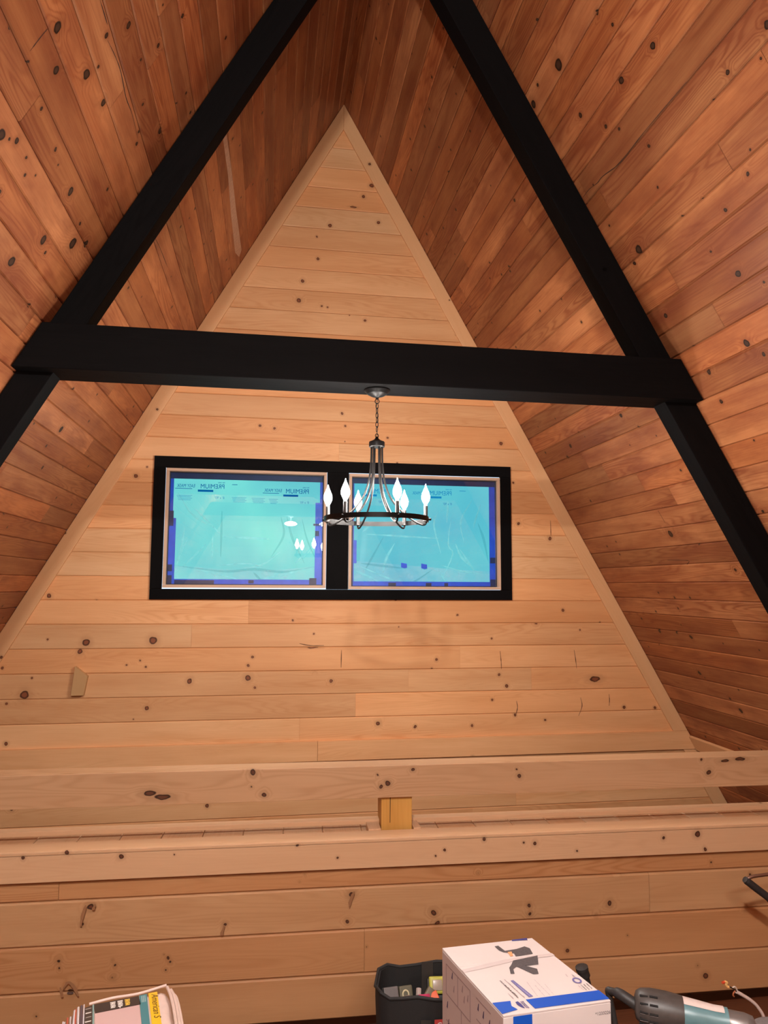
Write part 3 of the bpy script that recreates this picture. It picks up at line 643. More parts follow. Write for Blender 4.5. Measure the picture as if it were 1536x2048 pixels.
    CR = ([[(.05, .82), (.15, .62), (.30, .5)], [(.16, .98-.3), (.33, .45)], [(.04, .17), (.35, .12), (.55, .14), (.75, .12), (.95, .17)], [(.06, .17), (.3, .10), (.5, .03)], [(.94, .17), (.7, .08), (.52, .03)], [(.28, .45), (.28, .2)], [(.335, .66), (.335, .25)], [(.05, .2), (.12, .4)], [(.72, .3), (.6, .18), (.45, .14)], [(.76, .62), (.80, .42), (.88, .2)], [(.86, .6), (.90, .4), (.97, .2)], [(.72, .62), (.74, .45), (.66, .25)], [(.35, .43), (.65, .415)], [(.1, .16), (.24, .36)], [(.55, .11), (.6, .04)], [(.3, .17), (.5, .19), (.62, .16)], [(.82, .2), (.9, .3)], [(.1, .5), (.08, .3), (.05, .15)]] if which == 0 else
          [[(.84, .82), (.76, .62), (.78, .42)], [(.9, .78), (.86, .62), (.85, .55)], [(.88, .6), (.92, .45), (.95, .25)], [(.6, .7), (.57, .58), (.62, .3)], [(.67, .8), (.66, .6)], [(.69, .65), (.67, .4), (.7, .3), (.62, .06)], [(.22, .45), (.14, .25), (.10, .15)], [(.3, .4), (.24, .25), (.22, .12)], [(.07, .18), (.25, .08), (.38, .03)], [(.04, .14), (.2, .04)], [(.56, .16), (.45, .06), (.38, .02)], [(.6, .15), (.66, .03)], [(.72, .4), (.76, .28), (.82, .2)], [(.1, .48), (.6, .45)], [(.07, .21), (.35, .17)], [(.62, .2), (.75, .15), (.9, .12)], [(.75, .35), (.85, .15)], [(.08, .5), (.15, .6)]])
    for k_, cr in enumerate(CR):
        crease_strip(f, [(x0+wd*a_, z0+(z1-z0)*b_) for a_, b_ in cr], .012+.010*((k_*7) % 5)/5, yc-.0005*k_, CREASE_D if k_ % 4 == 2 or (which == 0 and k_ in (9, 10, 11)) else CREASE)
    def ptxt(s, px, pz, size, m=INKF, sh=0, wd_=None):
        Mx = Matrix(((1, 0, 0, px), (0, 0, -1, yf-.0215), (0, 1, 0, pz), (0, 0, 0, 1)))
        return text('print', s, size, Mx, m, f, ext=.0002, sx=-1, shear=sh, width=wd_)
    def pbar(xa, xb, za, zb, m=INKF):
        bm = bmesh.new(); bx(bm, (xa, yf-.0212, za), (xb, yf-.0208, zb)); return fin(bm, 'print', m, f)
    def block(px, pz, bold=INKF):     # px = right edge of the mirrored words
        ptxt('PREMIUM', px, pz, .050, bold, 0, .176); ptxt('PRE-TAPED', px-.0, pz+.042, .014, bold, 0, .05); pbar(px-.20, px-.085, pz-.026, pz-.010, bold)
        ptxt("8' x 90'", px, pz-.078, .026, INKL, 0, .07)
    def easy(px, pz): ptxt('EASY MASK', px, pz, .036, INKF, -.15, .135); pbar(px-.145, px-.02, pz-.012, pz-.008)
    if which == 0:
        easy(x0+.183, z1-.112); block(x0+.405, z1-.118); easy(x0+.838, z1-.132); block(x0+1.05, z1-.140)
        for a_, b_ in ((.46, .57), (.61, .71), (.05, .165), (.74, .81)):
            for r_ in range(4): pbar(x0+a_+.004*r_, x0+b_-.01*(r_ % 2), z1-.175-.011*r_-.02*a_, z1-.172-.011*r_-.02*a_, INKL)
        pbar(x0+.46, x0+.50, z1-.085, z1-.081)
    else:
        block(x0+.29, z1-.118, INKL); block(x0+.815, z1-.122, INKL)
        for a_, b_ in ((.47, .58),): ptxt('EASY MASK', x0+.62, z1-.12, .036, INKL, -.15, .13)
        pbar(x0+.88, x0+.93, z1-.085, z1-.081, INKL)
    settle(f)
window('window_1', *WIN, 'blue-green plastic masking film taped over the left window', 0)
window('window_2', *WIN2, 'blue-green plastic masking film taped over the right window, two loose tape tabs near its foot', 1)

# small wood block on the gable
bm = bmesh.new()
pts = [(-1.385, FZ-.790), (-1.300, FZ-.790), (-1.278, FZ-.655), (-1.366, FZ-.585)]
a = [bm.verts.new((x, D-.001, z)) for x, z in pts]; b = [bm.verts.new((x, D-.042, z)) for x, z in pts]
bm.faces.new(a); bm.faces.new(b[::-1])
for i in range(4): bm.faces.new((a[i], a[(i+1) % 4], b[(i+1) % 4], b[i]))
bmesh.ops.recalc_face_normals(bm, faces=bm.faces[:]); bevel(bm, .001, 1)
uvl = bm.loops.layers.uv.verify()
for f_ in bm.faces:
    for l in f_.loops: l[uvl].uv = (l.vert.co.z+40, l.vert.co.x+l.vert.co.y+7)
tag(fin(bm, 'wood_block', wood('raw_offcut', (.55, .37, .19), (.44, .27, .125), (.2, .1, .05), (), kd=0, rings=.1, tint=.02)), 'small upright pine offcut with slanted top on the gable wall, below left window', 'wood block')

# ---------------- chandelier ----------------
CX, CY = .4965, 3.392
ch = empty('chandelier', (CX, CY, CZ0)); tag(ch, 'black ring chandelier with six lit candle bulbs hanging from the collar beam', 'chandelier')
bm = bmesh.new(); lathe(bm, [(.0001, -.0005), (.062, -.0005), (.064, -.004), (.062, -.009), (.052, -.017), (.051, -.020), (.047, -.023), (.030, -.032), (.012, -.036), (.008, -.040), (.007, -.048), (.0001, -.05)], (CX, CY, CZ0), 40)
fin(bm, 'canopy', METAL, ch, True, 35)
def ringlink(bm, c, a, b, r, ang, n=20):
    P = [Vector((a*math.cos(t)*math.cos(ang), a*math.cos(t)*math.sin(ang), b*math.sin(t)))+Vector(c) for t in (2*math.pi*i/n for i in range(n))]
    tube(bm, P, r, 8, closed=True)
bm = bmesh.new(); ringlink(bm, (CX, CY, CZ0-.058), .010, .011, .0022, 0); cl_ = fin(bm, 'hanging_loop', METAL, ch, True)
zc = CZ0-.058-.011-.012
for i in range(6):
    bm = bmesh.new(); ringlink(bm, (CX, CY, zc-.0232*i), .0065, .0145, .0019, (i % 2)*math.pi/2+.35); fin(bm, 'chain_link', METAL, ch, True)
zh = FZ+.722
bm = bmesh.new(); ringlink(bm, (CX, CY, zh+.004), .008, .010, .0022, .3); fin(bm, 'hanging_loop', METAL, ch, True)
bm = bmesh.new(); lathe(bm, [(.0001, .0), (.006, -.001), (.008, -.008), (.013, -.014), (.024, -.021), (.030, -.024), (.037, -.026), (.0385, -.029), (.0385, -.050), (.036, -.053), (.0001, -.053)], (CX, CY, zh), 36)
fin(bm, 'hub', METAL, ch, True, 35)
bm = bmesh.new(); tube(bm, [(CX+.003, CY+.002, CZ0-.04), (CX-.004, CY+.003, CZ0-.10), (CX+.005, CY-.002, CZ0-.15), (CX, CY, zh)], .0013, 6, 5); fin(bm, 'cord', METAL, ch, True)
ZR = FZ+.316; RR = .252
bm = bmesh.new()
n = 72; t_, hh = .003, .0115
rg = [[], [], [], []]
for i in range(n):
    a_ = 2*math.pi*i/n; c_, s_ = math.cos(a_), math.sin(a_)
    for k_, (r_, z_) in enumerate(((RR, -hh), (RR, hh), (RR-t_, hh), (RR-t_, -hh))): rg[k_].append(bm.verts.new((CX+r_*c_, CY+r_*s_, ZR+z_)))
for k_ in range(4):
    for i in range(n): bm.faces.new((rg[k_][i], rg[k_][(i+1) % n], rg[(k_+1) % 4][(i+1) % n], rg[(k_+1) % 4][i]))
bmesh.ops.recalc_face_normals(bm, faces=bm.faces[:])
fin(bm, 'ring', METAL, ch, True, 40)
BULB = emit('lit_bulb', (1, .93, .86), BULB_S)
SLV = plain('candle_sleeve_black', (.014, .012, .012), .4, spec=.3)
arms0 = []
for k_ in range(6):
    th = math.radians(-15+60*k_); dx, dy = math.cos(th), math.sin(th)
    at_ = lambda r_, z_: (CX+r_*dx, CY+r_*dy, z_)
    bm = bmesh.new()
    tube(bm, [at_(.026, zh-.052), at_(.027, zh-.11), at_(.031, zh-.17), at_(.040, zh-.225), at_(.060, zh-.285), at_(.092, zh-.335), at_(.135, zh-.380), at_(.180, zh-.413), at_(.212, zh-.430), at_(.232, zh-.432), at_(.240, zh-.420), at_(.238, zh-.405)], .0047, 8, 5)
    fin(bm, 'arm', METAL, ch, True)
    rc = .2375
    bm = bmesh.new(); lathe(bm, [(.0001, 0), (.013, 0), (.014, .003), (.010, .006), (.0095, .010), (.0095, .078), (.0001, .078)], at_(rc, ZR-.012), 20)
    cs = fin(bm, 'candle_sleeve', SLV, ch, True, 40)
    bm = bmesh.new(); lathe(bm, [(.0001, 0), (.007, 0), (.0075, .006), (.014, .018), (.0198, .032), (.0205, .044), (.017, .058), (.0105, .074), (.0045, .088), (.002, .098), (.0001, .104)], at_(rc, ZR+.067), 20)
    fin(bm, 'bulb', BULB, ch, True, 180)
    bm = bmesh.new(); lathe(bm, [(.0001, -.008), (.005, -.007), (.0065, 0), (.005, .006), (.0001, .007)], (0, 0, 0), 12, Matrix.Rotation(math.pi/2, 4, 'Y'))
    for v in bm.verts: v.co = Matrix.Rotation(th, 4, 'Z') @ v.co + Vector(at_(RR+.006, ZR))
    fin(bm, 'finial', METAL, ch, True)
settle(ch)

# ---------------- white carton ----------------
WHITE = plain('white_carton', (.70, .61, .585), .45, noise=.05, nscale=9)
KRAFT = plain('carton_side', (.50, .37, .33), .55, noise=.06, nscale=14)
BLUE = plain('carton_blue', (.005, .085, .50), .4)
NAVY = plain('carton_navy', (.05, .05, .22), .5)
GREY = plain('carton_grey_ink', (.09, .08, .085), .45, noise=.5, nscale=150)
LGREY = plain('carton_light_ink', (.42, .34, .36), .5)
MIDI = plain('carton_violet_ink', (.16, .15, .36), .5)
HB = FZ-1.2
A_, B_, Cc, D_ = [Vector(p) for p in ((.5873, 2.4447, HB), (.9095, 2.4724, HB), (1.0035, 2.0844, HB), (.6696, 2.0579, HB))]
def T2(a, b, h=0): return A_*(1-a)*(1-b)+B_*a*(1-b)+Cc*a*b+D_*(1-a)*b+Vector((0, 0, h))
cb = empty('carton', ((A_+Cc)/2)-Vector((0, 0, HB))); tag(cb, 'large white cardboard carton with a blue band and grey product picture on its top', 'box')
bm = bmesh.new()
pb = [Vector((p.x, p.y, .001)) for p in (D_, Cc, B_, A_)]; pt = [Vector((p.x, p.y, HB-.004)) for p in (D_, Cc, B_, A_)]
box8(bm, pb+pt, mi=0)
bm.faces.ensure_lookup_table()
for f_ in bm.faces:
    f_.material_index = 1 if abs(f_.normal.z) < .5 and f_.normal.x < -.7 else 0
bevel(bm, .002, 2)
body = fin(bm, 'body', [WHITE, KRAFT], cb)
# two top flaps with a taped seam between them
for nme, b0, b1, lift in (('flap', 0, .300, .004), ('flap', .306, 1, .0015)):
    bm = bmesh.new()
    q = [T2(0, b1, -.003), T2(1, b1, -.003), T2(1, b0, -.003), T2(0, b0, -.003)]
    bm2 = q+[p+Vector((0, 0, .004+ (lift if i in (3,) else .001))) for i, p in enumerate(q)]
    box8(bm, bm2); bevel(bm, .0015, 2); fin(bm, nme, WHITE, cb)
HT = .0035
up = Vector((0, 0, 1))
def topp(name, pts, mat, th=.0006, h=HT): return slab(name, [T2(a, b, h) for a, b in pts], up, th, mat, cb)
s = topp('sealing_tape', [(-.002, .36), (.10, .345), (.5, .288), (1.0, .285), (1.0, .325), (.55, .330), (.15, .385), (-.002, .40)], plain('clear_tape', (.66, .56, .54), .25), .0004)
topp('blue_band', [(.303, .858), (.999, .868), (.999, .986), (.305, .975)], BLUE)
topp('blue_band', [(.001, .842), (.165, .848), (.134, .911), (.157, .958), (.001, .985)], BLUE)
topp('picture', [(.528, .072), (.570, .069), (.579, .162), (.713, .155), (.817, .130), (.846, .170), (.814, .255), (.668, .262), (.625, .262), (.640, .215), (.600, .195), (.553, .180), (.529, .141)], GREY)
topp('picture', [(.553, .325), (.835, .296), (.749, .420), (.610, .419), (.686, .486), (.652, .551), (.600, .547), (.543, .437), (.526, .413), (.470, .443), (.439, .508), (.403, .501), (.447, .418), (.490, .385)], GREY, .0012)
topp('picture', [(.59, .187), (.635, .185), (.605, .25), (.575, .255)], plain('picture_orange', (.75, .36, .16), .5), .0008)
topp('printed_bar', [(.338, .596), (.367, .593), (.392, .830), (.350, .831)], MIDI)
topp('printed_bar', [(.769, .001), (.940, .001), (.925, .030), (.758, .018)], NAVY)
rnd = random.Random(3)
def dashes(a0, b0, a1, b1, w, m, dens=.8, seg=14, name='printed_line'):
    bm = bmesh.new()
    for k_ in range(seg):
        t0 = k_/seg; t1 = (k_+.35+.5*rnd.random()*dens)/seg
        u0, u1 = a0+(a1-a0)*t0, a0+(a1-a0)*t1; v0, v1 = b0+(b1-b0)*t0, b0+(b1-b0)*t1; j = rnd.uniform(.5, 1)*w
        q = [T2(u0, v0, HT+.0006), T2(u0+j, v0, HT+.0006), T2(u1+j, v1, HT+.0006), T2(u1, v1, HT+.0006)]
        bm.faces.new([bm.verts.new(p) for p in q])
    bmesh.ops.recalc_face_normals(bm, faces=bm.faces[:])
    return fin(bm, name, m, cb)
dashes(.240, .578, .248, .829, .020, GREY, .9, 20); dashes(.290, .569, .305, .832, .013, LGREY, 1, 22); dashes(.202, .757, .203, .829, .014, LGREY, 1, 8)
dashes(.465, .641, .426, .838, .006, LGREY, 1.4, 22); dashes(.553, .620, .538, .852, .006, LGREY, 1.4, 24); dashes(.505, .70, .485, .85, .006, LGREY, 1.4, 16); dashes(.60, .70, .575, .85, .005, LGREY, 1.4, 16)
dashes(.346, .61, .366, .82, .010, plain('pale_print', (.55, .5, .62), .5), 1, 20)
dashes(.930, .77, .925, .845, .012, GREY, 1, 7); dashes(.900, .77, .897, .845, .010, GREY, 1, 6); dashes(.870, .775, .872, .845, .010, LGREY, 1, 6); dashes(.965, .762, .957, .845, .008, GREY, 2, 3)
dashes(.93, .62, .93, .66, .02, LGREY, 1, 4); dashes(.88, .61, .87, .65, .012, LGREY, 1, 4)
bm = bmesh.new(); c0 = T2(.918, .709, HT+.0008)
ring_a = [c0+Vector((.014*math.cos(t), .016*math.sin(t), 0)) for t in (2*math.pi*i/24 for i in range(24))]; ring_b = [c0+Vector((.0085*math.cos(t), .0105*math.sin(t), 0)) for t in (2*math.pi*i/24 for i in range(24))]
va = [bm.verts.new(p) for p in ring_a]; vb = [bm.verts.new(p) for p in ring_b]
for i in range(24): bm.faces.new((va[i], va[(i+1) % 24], vb[(i+1) % 24], vb[i]))
fin(bm, 'seal_mark', MIDI, cb)
# maker's mark in the white gap of the band: hull-like shape and two words, turned a quarter
slab('logo', [T2(.196, .872, HT), T2(.222, .866, HT), T2(.228, .90, HT), T2(.226, .955, HT), T2(.208, .94, HT), T2(.192, .905, HT)], up, .0008, NAVY, cb)
dd = (D_-A_).normalized(); rr_ = up.cross(dd)
Mt = Matrix(((dd.x, rr_.x, 0, 0), (dd.y, rr_.y, 0, 0), (0, 0, 1, 0), (0, 0, 0, 1)))
def ttxt(s_, a, b, size, m): 
    p = T2(a, b, HT+.0009); M2 = Mt.copy(); M2.translation = p; return text('print', s_, size, M2, m, cb, ext=.0001)
ttxt('American', .252, .872, .0095, NAVY); ttxt('Standard', .236, .872, .0095, NAVY)
# front face
fd = (Cc-D_).normalized(); fn = Vector((fd.y, -fd.x, 0))
def FP(a, dz, o=.0004): return D_+(Cc-D_)*a+Vector((0, 0, dz))+fn*o
slab('blue_band', [FP(.088, -.004), FP(.260, -.004), FP(.258, -.40), FP(.087, -.40)], fn, .0006, BLUE, cb)
Mf = Matrix(((fd.x, 0, fn.x, 0), (fd.y, 0, fn.y, 0), (0, 1, 0, 0), (0, 0, 0, 1))); Mf.translation = FP(.848, -.0335, .0008)
text('item_number', '*1233226', .0125, Mf, GREY, cb, ext=.0001)
# printed diagrams on the left side
sd_ = (D_-A_); sn = Vector((sd_.y, -sd_.x, 0)).normalized()
if sn.x > 0: sn = -sn
def SP(a, dz, o=.0008): return A_+sd_*a+Vector((0, 0, dz))+sn*o
def sline(a0, z0_, a1, z1_, w=.0016, m=None):
    p, q = SP(a0, z0_), SP(a1, z1_); t = (q-p).normalized(); s2 = t.cross(sn)*w
    return slab('printed_line', [p-s2, q-s2, q+s2, p+s2], sn, .0003, m or SINK, cb)
SINK = plain('side_ink', (.30, .20, .19), .6); SDK = plain('side_dark_ink', (.05, .03, .08), .6)
for ln in ((.60, -.03, .82, -.03), (.60, -.09, .85, -.09), (.08, -.03, .50, -.03), (.50, -.03, .50, -.12), (.08, -.12, .50, -.12), (.08, -.03, .08, -.12), (.29, -.03, .29, -.12), (.35, -.12, .35, -.20), (.08, -.20, .60, -.20)): sline(*ln)
for a, z_ in ((.63, -.05), (.71, -.055), (.80, -.06), (.68, -.12), (.19, -.045), (.10, -.15), (.37, -.05), (.40, -.075), (.22, -.08), (.12, -.20), (.15, -.21), (.46, -.06)):
    slab('printed_arrow', [SP(a-.012, z_-.010), SP(a+.005, z_-.012), SP(a+.012, z_+.012), SP(a+.002, z_+.008)], sn, .0003, SDK if a > .6 or a < .2 else SINK, cb)
settle(cb)

# ---------------- tool bag with its contents ----------------
BAGM = plain('black_canvas', (.010, .009, .009), .75, noise=.4, nscale=300)
BAGS = plain('canvas_strap', (.028, .022, .018), .8)
bg = empty('tool_bag', (.64, 2.75, 0)); tag(bg, 'open black canvas tool bag with a red maker patch, standing left of the white carton', 'bag')
rim = [(.433, 2.834), (.47, 2.852), (.517, 2.848), (.58, 2.852), (.66, 2.848), (.76, 2.845), (.83, 2.84), (.868, 2.80), (.872, 2.74), (.862, 2.67), (.82, 2.625), (.74, 2.612), (.66, 2.606), (.60, 2.612), (.54, 2.622), (.49, 2.634), (.447, 2.645), (.418, 2.668), (.412, 2.70), (.407, 2.735), (.420, 2.78)]
cxb, cyb = .64, 2.735
def wall_ring(z, sc): return [(cxb+(x-cxb)*sc, cyb+(y-cyb)*sc, z) for x, y in rim]
bm = bmesh.new()
H_ = .362; levels = [(.002, .90), (.03, .96), (.12, .965), (.25, .985), (.33, 1.0), (H_, 1.0)]
rings_ = []
for z, sc in levels:
    rr2 = wall_ring(z, sc)
    rings_.append([bm.verts.new((x, y, z_+(.006*math.sin(i*1.9) if z > .3 else 0))) for i, (x, y, z_) in enumerate(rr2)])
for z, sc in ((H_, .955), (.28, .945), (.225, .935)):
    rings_.append([bm.verts.new((x, y, z_+(.006*math.sin(i*1.9) if z > .3 else 0))) for i, (x, y, z_) in enumerate(wall_ring(z, sc))])
nr = len(rim)
for a, b in zip(rings_, rings_[1:]):
    for i in range(nr): bm.faces.new((a[i], a[(i+1) % nr], b[(i+1) % nr], b[i]))
bm.faces.new(rings_[0][::-1]); bm.faces.new(rings_[-1])
bmesh.ops.recalc_face_normals(bm, faces=bm.faces[:])
o = fin(bm, 'shell', BAGM, bg, True, 60)
bm = bmesh.new(); tube(bm, [(x, y, H_+.003+.006*math.sin(i*1.9)) for i, (x, y) in enumerate(rim)], .006, 8, closed=True); fin(bm, 'rim_piping', BAGM, bg, True)
for k_, (xa, xb) in enumerate(((.55, .585), (.73, .765))):
    yb_ = 2.605-.0; slab('strap', [(xa, 2.612, .30), (xb, 2.605, .30), (xb+.01, 2.64, .02), (xa+.01, 2.645, .02)], (0, -1, .1), .003, BAGS, bg)
slab('strap', [(.60, 2.838, .378), (.645, 2.838, .378), (.645, 2.835, .22), (.60, 2.835, .22)], (0, -1, 0), .003, BAGS, bg)
q = [(.596, 2.598, .305), (.66, 2.596, .305), (.66, 2.598, .272), (.596, 2.600, .272)]
pz = slab('maker_patch', q, (0, -1, 0), .003, plain('red_patch', (.50, .05, .045), .5), bg); pz['label'] = 'red rectangular patch with white letters'
text('print', 'CRA', .026, Matrix(((1, 0, 0, .604), (0, 0, -1, 2.5935), (0, 1, 0, .279), (0, 0, 0, 1))), plain('patch_white', (.8, .7, .68), .5), bg, ext=.0005)
settle(bg)
def thing_mesh(name, bm, mat, lab, cat, smooth=False): return tag(fin(bm, name, mat, None, smooth), lab, cat)
RB = lambda x, y, z, rz=0, rx=0, ry=0: Matrix.Translation((x, y, z)) @ Matrix.Rotation(rz, 4, 'Z') @ Matrix.Rotation(rx, 4, 'X') @ Matrix.Rotation(ry, 4, 'Y')
# contents
GT = plain('grey_tool', (.12, .10, .095), .6, noise=.15)
t = empty('tape_measure', (.53, 2.775, .245))
tag(t, 'grey rectangular tool with a round ring on it, lying in the tool bag', 'tool')
bm = bmesh.new(); bx(bm, (-.055, -.018, -.03), (.0, .018, .03), RB(.50, 2.79, .29, .1, -.5)); bevel(bm, .004, 2); fin(bm, 'body', GT, t)
bm = bmesh.new(); bx(bm, (.004, -.018, -.028), (.055, .018, .028), RB(.50, 2.79, .29, .1, -.5)); bevel(bm, .006, 2); fin(bm, 'body', plain('olive_tool', (.10, .085, .05), .6), t)
bm = bmesh.new(); ringM = RB(.50, 2.79, .29, .1, -.5)
tube(bm, [ringM @ Vector((.026+.011*math.cos(a_), -.021, .013*math.sin(a_))) for a_ in (2*math.pi*i/20 for i in range(20))], .003, 8, closed=True); fin(bm, 'ring', plain('pale_brass', (.55, .48, .30), .35), t, True)
bm = bmesh.new(); bx(bm, (-.05, -.012, -.055), (.05, .012, -.028), RB(.50, 2.79, .29, .1, -.1)); fin(bm, 'handle', GT, t)
settle(t)
t = empty('head_lamp', (.655, 2.79, .20)); tag(t, 'black and yellow work lamp with a square pale lens inside the tool bag', 'lamp')
LM = RB(.650, 2.79, .315, -.1, -.5)
bm = bmesh.new(); bx(bm, (-.030, -.012, -.028), (.030, .014, .028), LM); bevel(bm, .007, 3); fin(bm, 'bezel', plain('lime_yellow', (.50, .47, .06), .45), t, True)
bm = bmesh.new(); bx(bm, (-.018, -.0165, -.017), (.018, -.010, .017), LM); bevel(bm, .004, 2); fin(bm, 'lens', plain('pale_lens', (.42, .34, .27), .3), t, True)
bm = bmesh.new(); bx(bm, (-.036, .004, -.075), (.036, .03, .022), LM); bevel(bm, .005, 2); fin(bm, 'housing', RUBBER, t)
settle(t)
for (x, y, z, rz, rx, ry, sz, col, lab) in (
        (.578, 2.672, .300, .2, -.6, .1, (.022, .012, .045), (.46, .03, .10), 'crimson plastic handle poking up in the tool bag'),
        (.622, 2.70, .300, -.3, -.6, -.5, (.022, .010, .036), (.75, .11, .02), 'bright orange wedge-shaped packet in the tool bag'),
        (.470, 2.70, .292, .4, -.6, .5, (.020, .010, .034), (.50, .12, .09), 'pale red packet at the left end of the tool bag'),
        (.523, 2.700, .300, -.2, -.5, .0, (.034, .014, .034), (.16, .125, .10), 'rounded taupe pouch in the middle of the tool bag'),
        (.566, 2.730, .310, .3, -.5, .3, (.008, .008, .030), (.42, .34, .31), 'slim pale grey stick in the tool bag'),
        (.604, 2.72, .325, .1, -.5, .7, (.014, .010, .020), (.17, .14, .09), 'small olive tag above the orange packet'),
        (.690, 2.685, .295, .1, -.5, -.4, (.030, .010, .040), (.16, .17, .23), 'blue grey cloth beside the white carton in the tool bag')):
    bm = bmesh.new(); Mx = RB(x, y, z, rz, rx, ry)
    if 'pouch' in lab: lathe(bm, [(.0001, -.05), (.026, -.045), (.034, -.01), (.032, .012), (.022, .028), (.0001, .034)], (0, 0, 0), 20); bmesh.ops.transform(bm, matrix=Mx @ Matrix.Diagonal((1, .55, 1, 1)), verts=bm.verts[:])
    else: bx(bm, (-sz[0], -sz[1], -sz[2]-.006), sz, Mx); bevel(bm, .004, 2)
    thing_mesh('bag_item', bm, plain('bag_item_'+lab.split()[0], col, .5), lab, 'tool', True)

# ---------------- plastic wrapped bale ----------------
pk = empty('wrapped_pack', (-.45, 2.42, 0)); tag(pk, 'plastic wrapped pack with a dark printed label and yellow band, before the low wall', 'package')
WRAP = plain('pale_wrap', (.72, .55, .48), .3, noise=.12, nscale=30, coat=.4)
PZ = FZ-1.35
e1 = (Vector((-.312, 2.632, 0))-Vector((-.556, 2.578, 0))).normalized(); e2 = Vector((e1.y, -e1.x, 0))
PO = Vector((-.600, 2.568, 0))
def PP(a, b, z=0): return PO+e1*a+e2*b+Vector((0, 0, PZ+z))
bm = bmesh.new(); rnd = random.Random(4)
nx, ny = 20, 20; LX, LY = .300, .34; G = {}
def edge(t): return 1-max(0, abs(t*2-1)-.86)/.14
for i in range(nx+1):
    for j in range(ny+1):
        tx, ty = i/nx, j/ny
        z = -.022*(1-edge(tx)**.5)-.022*(1-edge(ty)**.5)-(.03*max(0, .18-tx)/.18)+.003*math.sin(i*2.1+j*.9)*(1 if tx < .2 or tx > .85 else .15)
        G[i, j] = bm.verts.new(PP(tx*LX, ty*LY, z))
for i in range(nx):
    for j in range(ny): bm.faces.new((G[i, j], G[i, j+1], G[i+1, j+1], G[i+1, j]))
bor = [G[i, 0] for i in range(nx)]+[G[nx, j] for j in range(ny)]+[G[i, ny] for i in range(nx, 0, -1)]+[G[0, j] for j in range(ny, 0, -1)]
prev = bor
for lv, (zz, ex) in enumerate(((PZ-.06, 1.05), (PZ-.2, 1.055), (.06, 1.04), (.002, .98))):
    cen = PP(LX/2, LY/2); cur = []
    for k_, v in enumerate(bor):
        p = cen+(v.co-cen)*ex; wv = .006*math.sin(k_*1.7+lv); d_ = (v.co-cen).normalized(); cur.append(bm.verts.new((p.x+d_.x*wv, p.y+d_.y*wv, zz)))
    for k_ in range(len(bor)): bm.faces.new((prev[k_], cur[k_], cur[(k_+1) % len(bor)], prev[(k_+1) % len(bor)]))
    prev = cur
bm.faces.new(prev)
bmesh.ops.recalc_face_normals(bm, faces=bm.faces[:])
fin(bm, 'bale', WRAP, pk, True, 60)
def plab(pts, col, name='label_panel', h=.0035, m=None):
    s = slab(name, [PP(a, b, h) for a, b in pts], up, .0006, m or plain('label_ink', col, .35, coat=.3), pk); return s
# label: dark panel, teal stripe, yellow band (stripes run towards the viewer)
plab([(.062, .018), (.200, .018), (.205, .070), (.068, .070)], (.045, .034, .030))
plab([(.034, .030), (.060, .020), (.062, .30), (.030, .30)], (.055, .042, .036))
plab([(.0600, .019), (.0645, .019), (.0665, .30), (.062, .30)], (.22, .36, .34), h=.0040)
plab([(.068, .072), (.200, .072), (.203, .30), (.068, .30)], (.62, .42, .40))
plab([(.202, .016), (.226, .016), (.226, .30), (.202, .30)], (.06, .22, .25))
plab([(.231, .014), (.259, .014), (.259, .30), (.231, .30)], (.86, .50, .02))
WI = plain('label_white', (.75, .68, .62), .4); YI = plain('label_yellow', (.75, .48, .07), .4)
for k_, (a0, m_) in enumerate(((.112, WI), (.134, WI), (.156, YI))):
    for r_ in range(4):
        plab([(a0+.001*r_, .026+.0095*r_), (a0+.017, .026+.0095*r_), (a0+.017-.002*(r_ % 2), .032+.0095*r_), (a0+.002, .032+.0095*r_)], None, 'glyph', .0043, m_)
        if r_ % 2 == k_ % 2: plab([(a0+.006, .028+.0095*r_), (a0+.010, .028+.0095*r_), (a0+.010, .040+.0095*r_), (a0+.006, .040+.0095*r_)], None, 'glyph', .0046, m_)
for k_ in range(9): plab([(.0385+.002*(k_ % 3), .036+.024*k_), (.057, .035+.024*k_), (.057, .039+.024*k_), (.040, .041+.024*k_)], None, 'glyph', .0043, WI if k_ % 2 else plain('lab_grey', (.3, .25, .22), .4))
for k_ in range(3): plab([(.208+.005*k_, .024), (.211+.005*k_, .024), (.211+.005*k_, .062), (.208+.005*k_, .062)], None, 'glyph', .0043, plain('pale_teal', (.30, .45, .45), .4))
Mp = Matrix(((e2.x, e1.x, 0, 0), (e2.y, e1.y, 0, 0), (0, 0, 1, 0), (0, 0, 0, 1)))
Mp = Matrix(((e2.x, -e2.y, 0, 0), (e2.y, e2.x, 0, 0), (0, 0, 1, 0), (0, 0, 0, 1))); Mp.translation = PP(.240, .024, .0045)
text('print', 'American S', .030, Mp, plain('script_ink', (.10, .06, .01), .5), pk, ext=.0002, shear=.4)
# crumpled clear film and red paper at the left end
CR_ = plain('crinkled_clear_film', (.75, .70, .72), .08, spec=1, coat=1); RED = plain('red_print', (.50, .10, .06), .35, coat=.5); DK = plain('dark_fold', (.10, .07, .08), .3)
for k_ in range(15):
    x_ = -.042+.0052*k_; bm = bmesh.new()
    zt_ = -.030+.032*min(1, k_/11)+rnd.uniform(-.002, .004)
    P = [PP(x_+rnd.uniform(-.003, .003), .010+max(0, .05-.004*k_)*1+.0*b_, 0) for b_ in (0,)]
    P = [PP(x_+.004*math.sin(b_*3+k_)-.10*b_*.0, .008+(14-k_)*.0045+b_, zt_+rnd.uniform(-.002, .003)) for b_ in (0, .05, .10, .16, .22, .28)]
    tube(bm, P, rnd.uniform(.002, .0045), 6, 4)
    fin(bm, 'film_fold', (CR_, RED, CR_, DK, CR_)[k_ % 5], pk, True)
